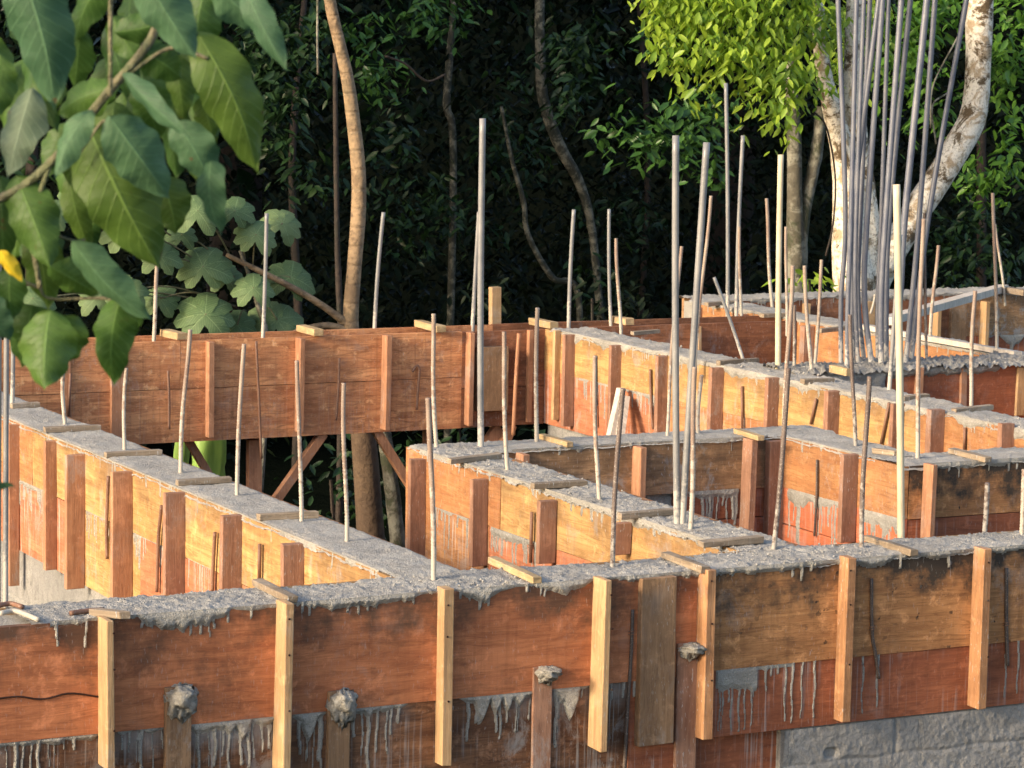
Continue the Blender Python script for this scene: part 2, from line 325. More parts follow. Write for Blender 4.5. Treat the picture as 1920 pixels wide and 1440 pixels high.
M['ban'] = leafmat('banana green', (.20, .34, .07), (.27, .42, .10), trans=.15, rough=.4)
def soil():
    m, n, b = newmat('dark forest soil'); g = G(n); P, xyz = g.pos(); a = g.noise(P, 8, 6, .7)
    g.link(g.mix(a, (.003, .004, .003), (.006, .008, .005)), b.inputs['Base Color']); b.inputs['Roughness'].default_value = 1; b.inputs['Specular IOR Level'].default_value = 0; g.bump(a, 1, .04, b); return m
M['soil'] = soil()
M['crack'] = wood('dark split', (.05, .02, .012), (.03, .012, .008), splat=0)
# ---------------------------------------------------------------- ground
GZ = -1.6
gx = np.linspace(-60, 80, 141); gy = np.linspace(-40, 100, 141); X, Y = np.meshgrid(gx, gy, indexing='ij')
Z = GZ + (fbm(X*.35, Y*.35, 3)-.5)*.25 + np.clip((Y-24)*.55, 0, 9) + np.clip((Y-24)/6, 0, 1)*(fbm(X*.2, Y*.2, 5)-.5)*2
Z = np.where((Y < 13.5), GZ+.0*Z, Z)
tag(obj('ground', np.stack([X, Y, Z], -1).reshape(-1, 3), grid_faces(141, 141), M['soil'], smooth=True), 'dark bare soil under the formwork rising to a wooded slope', 'ground', kind='structure')
# ---------------------------------------------------------------- formwork walls
W = .20; TB = .022
class Wall:
    """axis 'x' runs along x with its seen face at y=f looking to -y; axis 'y' runs along y with its seen face at x=f looking to -x"""
    def __init__(s, name, label, axis, f, a0, a1, cat='formwork wall', group='poured formwork walls of the foundation'):
        s.axis, s.f, s.a0, s.a1 = axis, f, a0, a1
        base = ((a0+a1)/2, f+W/2, GZ) if axis == 'x' else (f+W/2, (a0+a1)/2, GZ)
        s.root = thing(name, label, cat, base, group)
    def P(s, a, d, z):     # a along, d depth behind the face (negative = proud), z
        return (a, s.f+d, z) if s.axis == 'x' else (s.f+d, a, z)
    def box(s, a0, a1, d0, d1, z0, z1, j=.0008):
        return boxv(a0, a1, s.f+d0, s.f+d1, z0, z1, j) if s.axis == 'x' else boxv(s.f+d0, s.f+d1, a0, a1, z0, z1, j)
    def part(s, name, mat, *a, parent=None, **k):
        V, F = s.box(*a, **k); return obj(name, V, F, M[mat], parent or s.root)
    def on(s, u, v, proud=0.0):
        p = ony(u, v, s.f-proud) if s.axis == 'x' else onx(u, v, s.f-proud)
        return (p[0] if s.axis == 'x' else p[1]), p[2]
    def boards(s, specs, name='board'):
        for (mat, a0, a1, z0, z1, *pr) in specs:
            p = pr[0] if pr else 0
            s.part(name, mat, a0, a1, -p, TB-p, z0, z1, j=.0012)
    def back(s, a0, a1, mat='red', z0=-.42, z1=.001):
        s.part('back_board', mat, a0, a1, W-TB, W, z0, z1)
    def fill(s, a0, a1, z0=-.42):
        s.part('concrete_core', 'cem', a0, a1, TB+.001, W-TB-.001, z0, -.012, j=0)
    def top(s, a0, a1, seed, amp=.007, lvl=.004, d0=-.006, d1=W+.006, mat='cem', step=.007, edge=.010, lump=None):
        na = int((a1-a0)/step)+2; nd = int((d1-d0)/step)+2
        A, D = np.meshgrid(np.linspace(a0, a1, na), np.linspace(d0, d1, nd), indexing='ij')
        h = lvl+(fbm(A*7, D*7, seed, 3)-.5)*1.5*amp+(fbm(A*55, D*55, seed+3, 2)-.5)*amp*1.1+RNG.normal(0, amp*.16, A.shape)+np.clip(vn(A*70, D*70, seed+9)-.86, 0, 1)*amp*6
        e = np.minimum(D-d0, d1-D); h -= np.clip(1-e/.022, 0, 1)**1.5*(edge*(.2+1.6*fbm(A*14, D*3, seed+7)))
        if lump is not None: h += lump(A, D)
        V = np.stack(s.P(A, D, h), -1).reshape(-1, 3) if s.axis == 'x' else np.stack([s.f+D, A, h], -1).reshape(-1, 3)
        F = grid_faces(na, nd, (h > -.012))
        if s.axis == 'y': F = F[:, ::-1]
        V, F = compact(V, F); return obj('concrete_top', V, F, M[mat], s.root, smooth=True)
    def drips(s, a0, a1, ztop, body, drips, T0=.008, step=.0028, mat='drip', H=.2, name='cement_drip', proud=0.0, seed=0):
        na = int((a1-a0)/step)+2; nz = int(H/(step*1.25))+2
        a = np.linspace(a0, a1, na); zt = ztop(a) if callable(ztop) else np.full(na, ztop)
        d = np.linspace(-.004, H, nz); A, D = np.meshgrid(a, d, indexing='ij')
        Lb = body(a)[:, None]
        t = T0*np.clip((Lb-D)/.012, -1, 1)*(.55+.9*fbm(A*32, D*32, seed+2))
        t = np.where(D < .001, t*.3, t)
        for (ai, wi, li) in drips:
            c = A+(.002*np.sin(D*60+ai*50)); x = np.abs(c-ai)/(wi*(1.25-.55*np.clip(D/li, 0, 1))); wid = np.where(D > li-.012, 1.15, 1.0)
            xx = np.clip(1-(x/wid)**2, 0, 1); end = np.clip((li-D)/.006, 0, 1)
            tt = np.where((x < wid) & (D < li), np.sqrt(xx)*wi*.95*np.sqrt(end)+.0008, -1.0); t = np.maximum(t, tt)
        keep = t > 0; t = np.maximum(t, -.002); ZZ = zt[:, None]-D
        V = np.stack([A, s.f-proud-t, ZZ] if s.axis == 'x' else [s.f-proud-t, A, ZZ], -1).reshape(-1, 3)
        F = grid_faces(na, nz, keep)
        if not len(F): return
        if s.axis == 'y': F = F[:, ::-1]
        V, F = compact(V, F[:, ::-1] if s.axis == 'x' else F); return obj(name, V, F, M[mat], s.root, smooth=True)
    def rim(s, a0, a1, seed, base=.010, sp=.03, n=12, step=.004, lmax=.05, **k):
        r = np.random.default_rng(seed)
        dr = [(r.uniform(a0, a1), r.uniform(.0022, .0045), r.uniform(.012, lmax)) for _ in range(int((a1-a0)*n))]
        s.drips(a0, a1, .002, lambda a: base*(fbm(a*7, a*0, seed)*2.6-.75)+sp*np.clip(fbm(a*45, a*0+3, seed+1)-.55, 0, 1), dr, T0=.006, step=step, H=lmax+.02, seed=seed, name='cement_rim', **k)
    def stud(s, ul, um, ur, vt, vb, mat='stud', name='stud', proud=None, zt=None, zb=None):
        if s.axis == 'x':            # ul: where its left side meets the face, um: its front left corner, ur: front right corner
            x0 = s.on(ul, vt)[0]; best = .05
            if proud is None:
                ds = np.linspace(.01, .12, 200); best = min(ds, key=lambda d: abs(ony(um, vt, s.f-d)[0]-x0))
            else: best = proud
            pr = min(best, .09); x1 = ony(ur, vt, s.f-pr)[0]; a0, a1 = x0, max(x1, x0+.014)
            zt_ = ony(um, vt, s.f-pr)[2] if zt is None else zt; zb_ = ony(um, vb, s.f-pr)[2] if zb is None else zb
        else:                        # ul: outer edge of the broad side, ur: where the broad side meets the face, um: thickness (m)
            a0 = s.on(ur, vt)[0]; a1 = a0+um; pr = s.f-ony(ul, vt, a0)[0] if proud is None else proud; pr = float(np.clip(pr, .03, .11))
            zt_ = ony(ul, vt, a0)[2] if zt is None else zt; zb_ = ony(ul, vb, a0)[2] if zb is None else zb
        lean = RNG.uniform(-.004, .004)
        V, F = s.box(a0, a1, -pr, -.0015, zb_, zt_, j=.0012); ax = 0 if s.axis == 'x' else 1
        V[4:, ax] += lean
        # worn, slightly rounded arrises
        me = obj(name, V, F, M[mat], s.root); bm = me.modifiers.new('b', 'BEVEL'); bm.width = .0022; bm.segments = 2; bm.limit_method = 'NONE'
        return me
    def spacer(s, u0, v0, u1, v1, wd=.026, th=.017, mat='cleatc'):
        p, q = onz(u0, v0, .012), onz(u1, v1, .012)
        if s.axis == 'x': x = (q[0]*.6+p[0]*.4); V, F = boxv(x-wd/2, x+wd/2, min(q[1], p[1]), max(q[1], p[1]), .004, .004+th, .0015); V[[0, 1, 4, 5], 0] += (q[0]-x)*.5; V[[2, 3, 6, 7], 0] += (p[0]-x)*.5
        else: y = (p[1]+q[1])/2; V, F = boxv(min(p[0], q[0]), max(p[0], q[0]), y-wd/2, y+wd/2, .004, .004+th, .0015); k = (q[1]-p[1])*.25; V[[0, 3, 4, 7], 1] -= k; V[[1, 2, 5, 6], 1] += k
        o = obj('spacer_cleat', V, F, M[mat], s.root); bm = o.modifiers.new('b', 'BEVEL'); bm.width = .002; bm.segments = 2; return o
    def tie(s, pts, mat='rusty', r=.004, proud=.008, wire=None):
        P3 = [(ony(u, v, s.f-proud) if s.axis == 'x' else onx(u, v, s.f-proud)) for u, v in pts]
        V, F = tube(spline(P3, max(6, len(P3)*6)) if len(P3) > 2 else P3, r, 8); o = obj('tie_bar', V, F, M[mat], s.root, smooth=True)
        if wire:
            c = (ony(*wire, s.f-proud) if s.axis == 'x' else onx(*wire, s.f-proud)); t = np.linspace(0, 4*math.pi, 30)
            V, F = tube(np.stack([c[0]+np.cos(t)*r*1.5, c[1]+np.sin(t)*r*1.5, c[2]+t*.0011], -1), .0013, 5); obj('tie_wire', V, F, M['rusty'], o, smooth=True)
        return o
def block_wall(label, x0, x1, y0, y1, z1=-.425, group='block walls under the formwork'):
    V, F = boxv(x0, x1, y0, y1, GZ-.3, z1, 0); return tag(obj('block_wall', V, F, M['block'], origin=((x0+x1)/2, (y0+y1)/2, GZ)), label, 'block wall', group)

# --- T: the near wall -------------------------------------------------
T = Wall('formwork_wall', 'long near formwork wall across the bottom, red boards left, spotted brown boards right', 'x', 6.02, 1.2, 6.4)
xa = T.on(1308, 1200)[0]; xq = T.on(1480, 1400)[0]; xb = T.on(1195, 1200)[0]
T.boards([('red', 1.2, xb, -.257, 0, .006), ('stained', 1.2, T.on(1180, 1300)[0], -.50, -.259, 0), ('redlow', T.on(1180, 1300)[0]+.001, xa, -.50, -.259, .0),
          ('red', xb+.001, xa, -.257, -.001, .004), ('spotted', xa+.001, 6.4, -.252, 0, .003), ('redlow', xa+.001, 6.4, -.421, -.2535, .001), ('redlow', xa+.001, xq, -.60, -.430, -.03)])
T.back(1.2, 2.95, 'yellow'); T.back(3.15, 3.93, 'yellow'); T.back(4.13, 6.4, 'yellow')
T.fill(1.2, 6.4)
def lumpT(A, D):
    j = np.exp(-((A-3.08)/.10)**2)*.006*np.clip(D/.2, 0, 1)+np.exp(-((A-4.0)/.10)**2)*.007*np.clip(D/.2, 0, 1)
    return j*(.5+1.2*fbm(A*40, D*40, 31))
T.top(1.98, 6.4, 1, lump=lumpT, step=.006)
r = np.random.default_rng(5)
def tu(u, v=1350): return T.on(u, v)[0]
def bodyT(a):
    out = np.full_like(a, -.02)
    for (u0, u1, b, s) in ((-60, 185, .014, .012), (215, 310, .010, .016), (355, 515, .020, .022), (548, 612, .022, .02), (655, 765, .014, .016), (860, 1000, .014, .012), (1035, 1106, .012, .012)):
        x0, x1 = tu(u0), tu(u1); m = (a > x0) & (a < x1); e = np.clip(np.minimum(a-x0, x1-a)/.02, 0, 1)
        out = np.where(m, (b+s*(fbm(a*30, a*0, 7)*2-1))*(.35+.65*e), out)
    for (u, wd, L) in ((902, .022, .066), (928, .016, .05), (950, .014, .05), (973, .02, .035), (1068, .024, .085), (1052, .02, .04), (578, .022, .07), (455, .02, .05), (690, .015, .03), (430, .02, .035)):
        x = tu(u); out = np.maximum(out, L*np.clip(1-np.abs(a-x)/wd, 0, 1)**.55)
    return out
dr = []
for u, L in ((12, 48), (28, 62), (42, 70), (58, 58), (72, 60), (90, 45), (104, 30), (120, 25), (138, 22), (228, 30), (240, 35), (258, 70), (265, 90), (287, 90), (305, 40), (372, 80), (391, 90), (403, 75), (418, 70), (430, 95), (452, 90), (468, 95), (476, 80), (490, 60), (503, 65), (508, 70), (562, 80), (575, 100), (588, 110), (600, 90), (604, 120), (662, 60), (680, 95), (691, 130), (706, 90), (725, 95), (733, 50), (748, 30), (877, 95), (893, 60), (900, 60), (930, 80), (936, 100), (948, 60), (968, 95), (972, 80), (993, 55), (1042, 110), (1045, 80), (1090, 20), (1145, 30), (1167, 36), (1188, 34)):
    dr.append((tu(u)+r.normal(0, .001), r.choice([.0016, .0022, .003, .0042]), L/790.0*r.uniform(.8, 1.12)+.004))
zs = lambda a: np.full_like(a, -.2585)+.002*(fbm(a*6, a*0, 9)-.5)
T.drips(tu(-60), tu(1190), zs, bodyT, dr, T0=.010, H=.19, seed=4)
dr = [(tu(u, 1250), .0018+.001*r.random(), L/790.0) for u, L in ((1351, 120), (1356, 118), (1367, 65), (1373, 125), (1387, 128), (1398, 125), (1411, 118), (1414, 60), (1437, 50), (1447, 20), (1459, 18), (1473, 117), (1486, 122), (1504, 113), (1528, 117), (1618, 118), (1645, 108), (1885, 115), (1908, 110))]
def bodyR(a):
    out = np.full_like(a, -.02); x0, x1 = tu(1343, 1250), tu(1420, 1250); m = (a > x0) & (a < x1)
    out = np.where(m, .045+.022*(fbm(a*24, a*0, 12)*2-1)+.018*np.clip((a-x0)/(x1-x0), 0, 1), out)
    x2 = tu(1490, 1250); m = (a >= x1) & (a < x2); return np.where(m, .006+.03*np.clip(fbm(a*40, a*0, 8)-.5, 0, 1), out)
T.drips(tu(1342, 1250), tu(1915, 1200), -.2545, bodyR, dr, T0=.006, H=.18, proud=.001, seed=8)
dr = [(tu(u, 1120), r.uniform(.002, .004), L/790.0) for u, L in ((105, 42), (160, 48), (265, 22), (285, 25), (322, 30), (342, 38), (357, 44), (376, 42), (391, 50), (400, 35), (425, 25), (470, 22), (565, 18), (580, 24), (650, 26), (672, 30), (688, 24), (703, 22), (775, 20), (862, 16), (878, 22), (897, 40), (914, 34), (985, 14), (1012, 22), (1020, 24), (1052, 16), (1082, 12), (1482, 25), (1500, 34), (1518, 16), (1685, 24), (1774, 30))]
def crumbs(wl, a0, a1, n, seed, lo=.004, hi=.009):
    q = np.random.default_rng(seed); parts = []
    for i in range(n):
        a, d, r_ = q.uniform(a0, a1), q.uniform(.0, W), q.uniform(lo, hi)*q.uniform(.5, 1); c = np.array(wl.P(a, d, .006))
        t = (1+5**.5)/2; V = np.array([(-1, t, 0), (1, t, 0), (-1, -t, 0), (1, -t, 0), (0, -1, t), (0, 1, t), (0, -1, -t), (0, 1, -t), (t, 0, -1), (t, 0, 1), (-t, 0, -1), (-t, 0, 1)])/1.9*r_*q.uniform(.6, 1.2, (12, 3))
        parts.append((V+c, [(0, 11, 5), (0, 5, 1), (0, 1, 7), (0, 7, 10), (0, 10, 11), (1, 5, 9), (5, 11, 4), (11, 10, 2), (10, 7, 6), (7, 1, 8), (3, 9, 4), (3, 4, 2), (3, 2, 6), (3, 6, 8), (3, 8, 9), (4, 9, 5), (2, 4, 11), (6, 2, 10), (8, 6, 7), (9, 8, 1)]))
    V, F = join(parts); o = obj('concrete_crumbs', V, F, M['cem'], wl.root); o['kind'] = 'stuff'; return o
crumbs(T, 2.9, 3.3, 70, 1, lo=.003, hi=.006); crumbs(T, 3.8, 4.25, 70, 2, lo=.003, hi=.006); crumbs(T, 2.0, 4.8, 70, 3, lo=.003, hi=.004)
def bodyrim(a):
    o = .010*(fbm(a*10, a*0, 3)*2.4-.7)+.03*np.clip(fbm(a*70, a*0+3, 4)-.52, 0, 1)
    for u0, u1, L in ((258, 432, .036), (552, 800, .020), (855, 935, .020), (1000, 1106, .016), (1600, 1670, .02)):
        x0, x1 = tu(u0, 1130), tu(u1, 1130); o += np.where((a > x0) & (a < x1), L*np.sin(math.pi*np.clip((a-x0)/(x1-x0), 0, 1))**.7*(.4+1.1*fbm(a*55, a*0, 6)), 0)
    return o
T.drips(2.02, 4.75, .002, bodyrim, dr, T0=.009, H=.09, step=.003, proud=.006, name='cement_rim', seed=14)
for a in ((184, 203, 217, 1165, 1445), (513, 533, 549, 1133, 1455), (820, 835, 853, 1105, 1437), (1108, 1134, 1146, 1089, 1410), (1308, 1328, 1345, 1070, 1388), (1572, 1590, 1606, 1047, 1354), (1824, 1846, 1861, 1030, 1329)):
    st = T.stud(*a, mat='studo' if a[0] > 1250 else 'stud')
    for vv in (a[3]+26, a[3]+95, a[3]+205):
        c = ony((a[1]+a[2])/2+random.uniform(-2, 2), vv+random.uniform(-8, 8), T.f-.052); c[1] = min(v.co[1] for v in st.data.vertices)+WL[st.name][1]
        V, F = tube([c-np.array([0, .0012, 0]), c+np.array([0, .004, 0])], .0026, 8); obj('nail', V, F, M['crack'], st)
tag(T.stud(1196, 1206, 1271, 1086, 1400, mat='plank', name='plank'), 'wide grey brown plank')
for (ul, um, ur, vt) in ((306, 312, 360, 1290), (610, 616, 657, 1298), (998, 1003, 1038, 1252), (1268, 1273, 1312, 1208)):
    o = T.stud(ul, um, ur, vt, 1560, mat='studr' if ul > 900 else 'plank', name='stake')
    a0 = tu((ul+um)/2, vt); a1 = tu(ur, vt); zt = T.on(um, vt)[1]; n = 34
    hb = .030 if ul < 900 else .013
    th, ph = np.meshgrid(np.linspace(0, 2*math.pi, n), np.linspace(0, math.pi, n//2), indexing='ij')
    rr = 1+.75*(fbm(th*2.2+ul, ph*3.0, 5)-.5)+.35*(vn(th*6, ph*6, 9)-.5); cx, rx = (a0+a1)/2, (a1-a0)*.56
    V = np.stack([cx+rx*rr*np.sin(ph)*np.cos(th), T.f-.020+.034*rr*np.sin(ph)*np.sin(th)*np.clip(1+.5*np.cos(ph), .4, 1.2), zt-hb*.5+(hb*1.05+.002)*rr*np.where(np.cos(ph) < 0, np.cos(ph)*(1.2+.9*fbm(th*2.5, ph*0, 6)), np.cos(ph)*.7)], -1).reshape(-1, 3)
    obj('cement_blob', V, grid_faces(n, n//2), M['drip'], o, smooth=True)
V, F = tube(spline([ony(u, v, T.f-.007) for u, v in ((-20, 1312), (30, 1306), (80, 1311), (130, 1300), (186, 1307))], 20), .0022, 6, wob=.6); obj('split', V, F, M['crack'], T.root)
for a in ((483, 1092, 548, 1125), (930, 1050, 1003, 1089), (1252, 1040, 1320, 1069), (1630, 1008, 1712, 1037), (170, 1160, 233, 1144)):
    T.spacer(*a, mat='cleat' if a[0] in (930,) else 'cleatc')
T.tie([(1186, 1143), (1183, 1230), (1176, 1340), (1170, 1450)], mat='tie', r=.0045, wire=(1183, 1192))
T.tie([(1634, 1085), (1635, 1183), (1641, 1225), (1648, 1272)], mat='tie', r=.0045, wire=(1635, 1183))
T.tie([(1887, 1065), (1887, 1175), (1889, 1248)], mat='tie', r=.005, wire=(1886, 1175))

# --- L -----------------------------------------------------------------
L = Wall('formwork_wall', 'sunlit yellow formwork wall at left running back from the near wall', 'y', 2.95, 6.22, 11.26)
ys = lambda w_, u, v: w_.on(u, v)[0]
L.boards([('yellow', 6.222, 8.95, -.185, 0, .002), ('yellow2', 8.951, 11.26, -.185, 0, .003), ('yellow2', 6.222, 7.35, -.421, -.1865), ('pinkish', 7.351, 7.95, -.421, -.1865, .001), ('yellow', 7.951, 8.55, -.421, -.1865), ('pinkish', 8.551, 11.26, -.421, -.1865)])
L.back(6.222, 11.26, 'yellow2'); L.fill(6.2, 11.2)
L.top(6.2, 11.2, 41, lvl=.0045, amp=.004, edge=.013); L.rim(6.3, 9.6, 43, base=.012, n=14)
for a in ((17, .02, 38, 797, 1100), (85, .02, 108, 828, 1070), (125, .022, 161, 854, 1106), (212, .022, 251, 886, 1128), (311, .022, 350, 926, 1150), (417, .022, 455, 968, 1150), (532, .022, 573, 1022, 1130)):
    L.stud(a[0], a[1], a[2], a[3], a[4], mat='studr' if a[0] in (417, 532, 311) else 'studf')
for a in ((83, 806, 187, 801), (197, 853, 302, 848), (332, 906, 432, 899), (483, 970, 595, 964), (22, 762, 72, 758)): L.spacer(*a, wd=.026)
def seamdrip(wl, u0, u1, v, zt, n, seed, lmax=.10, base=.012, mat='drip'):
    a0, a1 = sorted((ys(wl, u0, v), ys(wl, u1, v))); rr = np.random.default_rng(seed)
    wl.drips(a0, a1, zt, lambda a: base*(fbm(a*16, a*0, seed)*2.2-.4), [(rr.uniform(a0, a1), rr.uniform(.0018, .004), rr.uniform(.03, lmax)) for _ in range(n)], T0=.005, step=.0035, H=lmax+.03, seed=seed, mat=mat)
seamdrip(L, 36, 82, 900, -.187, 14, 51, base=.02); seamdrip(L, 162, 205, 960, -.187, 9, 52); seamdrip(L, 252, 308, 1010, -.187, 14, 53, base=.016); seamdrip(L, 352, 400, 1040, -.187, 6, 54, base=.006)
for a in (((203, 893), (200, 990), (201, 1048)), ((303, 948), (297, 1010), (294, 1110)), ((403, 998), (400, 1055), (398, 1108)), ((487, 1020), (486, 1092))): L.tie(a, mat='rusty', r=.0055, proud=.012)

# --- M -----------------------------------------------------------------
Mw = Wall('formwork_wall', 'short sunlit formwork wall in the middle, orange boards under two grey upright conduits', 'y', 3.93, 6.22, 8.2)
Mw.boards([('yellow2', 7.55, 8.2, -.16, 0, .002), ('yellow', 6.222, 7.549, -.16, 0), ('pinkish', 6.222, 7.62, -.45, -.1615), ('yellow2', 7.621, 8.2, -.45, -.1615, .001)])
Mw.back(6.222, 8.0, 'yellow2'); Mw.fill(6.2, 8.17); Mw.top(6.2, 8.19, 61, amp=.008, step=.006, edge=.012); Mw.rim(6.3, 8.1, 63, base=.016, n=16)
for a in ((771, .022, 801, 862, 1043), (888, .022, 918, 900, 1063), (1013, .022, 1046, 940, 1058), (1152, .022, 1185, 982, 1042)): Mw.stud(*a, mat='studr')
for a in ((850, 868, 930, 852), (998, 912, 1098, 906), (1165, 970, 1262, 957), (1315, 1022, 1425, 1010)): Mw.spacer(*a, wd=.028, mat='cleatc')
seamdrip(Mw, 815, 880, 960, -.163, 10, 64, lmax=.14); seamdrip(Mw, 922, 1008, 1000, -.163, 16, 65, base=.026)
Mw.tie([(997, 960), (995, 1055)], r=.0055, proud=.012, wire=(995, 1028))

crumbs(Mw, 6.2, 8.1, 70, 4, lo=.003, hi=.005)
# --- P, Q, R -------------------------------------------------------------
Pw = Wall('formwork_wall', 'grey brown formwork wall in shade at mid height, behind the two grey upright conduits', 'x', 8.0, 4.13, 5.2)
Pw.boards([('brown', 4.132, 5.198, -.168, 0, .001), ('redlow', Pw.on(1266, 940)[0], 5.198, -.262, -.1695), ('redlow', Pw.on(1266, 940)[0], 5.198, -.60, -.266, .001)]); Pw.back(3.96, 5.4, 'yellow2'); Pw.fill(4.0, 5.38); Pw.top(3.94, 5.42, 71, amp=.004, lvl=.005, edge=.012); Pw.rim(4.2, 5.15, 73, base=.010, n=7)
Pw.stud(965, 980, 993, 853, 900, mat='studf'); Pw.stud(1185, 1202, 1213, 840, 948, mat='studf'); Pw.stud(1390, 1408, 1420, 825, 1000, mat='studr')
Pw.stud(1436, 1440, 1476, 828, 1030, mat='studr', name='corner_plank', proud=.03)
Pw.spacer(1017, 818, 1068, 834, mat='cleat'); Pw.spacer(1385, 808, 1425, 822, mat='cleat')
rr = np.random.default_rng(3); a0, a1 = Pw.on(1290, 920)[0], Pw.on(1385, 915)[0]
Pw.drips(a0, a1, -.169, lambda a: .02*(fbm(a*18, a*0, 4)*2.4-.6), [(rr.uniform(a0, a1), rr.uniform(.003, .006), rr.uniform(.05, .16)) for _ in range(13)], T0=.007, step=.0035, H=.2, seed=3)
Qw = Wall('formwork_wall', 'short sunlit orange formwork wall linking the grey brown wall to the dark spotted wall', 'y', 5.2, 7.3, 8.2)
Qw.boards([('yellow2', 7.3, 7.998, -.165, 0, .001), ('redlit', 7.3, 7.998, -.285, -.1665), ('redlit', 7.3, 7.998, -.60, -.288)]); Qw.back(7.5, 8.0, 'yellow2'); Qw.fill(7.5, 8.0); Qw.top(7.45, 8.05, 75, amp=.004, lvl=.005, edge=.012); Qw.rim(7.5, 7.95, 76)
Qw.stud(1582, .024, 1611, 853, 1018, mat='studr'); seamdrip(Qw, 1478, 1575, 940, -.168, 20, 77, lmax=.24, base=.04); seamdrip(Qw, 1615, 1690, 960, -.168, 9, 78, lmax=.16, base=.075)
Qw.tie([(1532, 862), (1531, 935), (1527, 1005)], mat='tie', r=.004, proud=.01, wire=(1530, 935))
Rw = Wall('formwork_wall', 'dark spotted brown formwork wall in shade at the right edge, beside the cream conduit', 'x', 7.3, 5.2, 7.6)
Rw.boards([('spotted', 5.224, 7.6, -.168, 0, .001), ('redlow', 5.224, 7.6, -.60, -.1695)]); Rw.back(5.4, 7.6, 'yellow2'); Rw.fill(5.23, 7.6); Rw.top(5.2, 7.6, 81, amp=.005, lvl=.005, edge=.014); Rw.rim(5.3, 5.8, 82, base=.02, n=20)
Rw.stud(1729, 1749, 1758, 872, 1030, mat='studf')
Rw.spacer(1785, 845, 1852, 862, mat='cleatc'); Rw.spacer(1630, 846, 1690, 850, mat='cleatc')

# --- N -----------------------------------------------------------------
N = Wall('formwork_wall', 'long sunlit yellow formwork wall crossing behind, from the far corner down to the right edge', 'y', 6.07, 7.5, 11.27)
n1, n2 = ys(N, 1230, 700), ys(N, 1722, 800)
N.boards([('yellow', n2, 11.268, -.18, 0, .002), ('yellow2', 7.5, n2-.001, -.18, 0, .003), ('pinkish', n1, 11.268, -.421, -.1815), ('yellow2', 7.5, n1-.001, -.421, -.1815)])
seamdrip(N, 1085, 1145, 720, -.183, 10, 95, lmax=.18, base=.012); seamdrip(N, 1170, 1232, 740, -.183, 9, 96, base=.02); seamdrip(N, 1465, 1550, 800, -.183, 14, 97, base=.02, lmax=.08); seamdrip(N, 1580, 1665, 815, -.183, 14, 98, base=.02, lmax=.08)
N.back(7.5, 9.48, 'red'); N.back(9.68, 11.27, 'red'); N.fill(7.5, 11.2); N.top(7.45, 11.22, 91, amp=.009, lvl=.006, edge=.014, step=.009); N.rim(7.6, 11.1, 93, base=.034, n=26, lmax=.055)
for a in ((1060, .025, 1080, 628, 800), (1147, .025, 1167, 648, 830), (1235, .025, 1254, 668, 830), (1334, .025, 1358, 690, 830), (1440, .025, 1462, 709, 830), (1553, .03, 1576, 734, 850), (1674, .022, 1697, 757, 850), (1746, .03, 1773, 769, 875), (1880, .025, 1905, 795, 875)):
    N.stud(*a, mat='studr')
N.stud(1041, .022, 1053, 620, 788, mat='stud', name='corner_plank')
for a in ((1190, 626, 1230, 620), (1352, 682, 1415, 674), (1505, 716, 1560, 712), (1695, 748, 1735, 742), (1795, 772, 1852, 762)): N.spacer(*a, wd=.03)
for a in (((1116, 667), (1118, 800)), ((1219, 692), (1221, 760), (1224, 805)), ((1391, 724), (1392, 808)), ((1530, 748), (1520, 795)), ((1667, 755), (1652, 832)), ((1809, 802), (1808, 843))): N.tie(a, r=.0055, proud=.012)
# pale offcuts leaning on N
for (u0, v0, u1, v1, w0) in ((1162, 727, 1142, 818, .03), (1170, 742, 1160, 818, .03)):
    a, b = onx(u0, v0, 6.02), onx(u1, v1, 5.93); V, F = join([boxv(-.012, .012, -w0, w0*.2, 0, 1)]); V = np.array([b+(a-b)*p[2]+np.array([p[0], p[1], 0]) for p in V])
    tag(obj('wood_offcut', V, F, M['pale'], origin=b), 'pale grey wood offcut leaning on the yellow wall, %s of two' % ('left and taller' if w0 and u0 == 1162 else 'right and shorter'), 'wood offcut', 'pale offcuts leaning on the yellow wall')

crumbs(N, 7.6, 11.1, 120, 5, hi=.008)
# --- F -----------------------------------------------------------------
Fw = Wall('formwork_wall', 'far raised formwork wall of worn reddish boards, still empty, on timber props', 'x', 11.27, 1.5, 7.4)
fz = -.20
Fw.boards([('far', 1.5, 4.35, fz, 0, .002), ('far', 4.351, 5.66, fz+.0, -.001, .003), ('farred', 5.661, 6.068, fz-.05, -.003, .004), ('far', 1.5, 5.2, -.425, fz-.0015), ('far', 5.201, 5.66, -.425, fz-.0015, .001), ('farred', 5.661, 6.068, -.425, fz-.0515, .001),
           ('farred', 6.3, 7.398, fz, 0, .001), ('farred', 6.3, 7.398, -.425, fz-.0015)])
Fw.part('back_board', 'far', 1.5, 5.9, W-TB, W, -.425, .004); Fw.part('back_board', 'farred', 5.901, 7.398, W-TB, W, -.425, .006); Fw.part('bottom_board', 'far', 1.5, 6.06, TB+.001, W-TB-.001, -.425, -.40)
for a in ((119, 121, 134, 645, 825), (206, 210, 232, 643, 824), (385, 393, 403, 642, 821), (553, 563, 572, 635, 812), (715, 725, 735, 630, 807), (872, 882, 890, 624, 799), (987, 993, 1001, 620, 792)): Fw.stud(*a, mat='studf')
Fw.stud(1303, 1311, 1317, 612, 660, mat='stud')
tag(Fw.stud(890, 892, 955, 652, 772, mat='plank', name='patch_board', proud=.045), 'square weathered patch board')
for a in ((305, 627, 345, 634), (565, 618, 597, 627), (787, 609, 826, 620), (998, 605, 1040, 613), (1146, 601, 1183, 606)): Fw.spacer(*a, mat='cleat', wd=.045, th=.03)
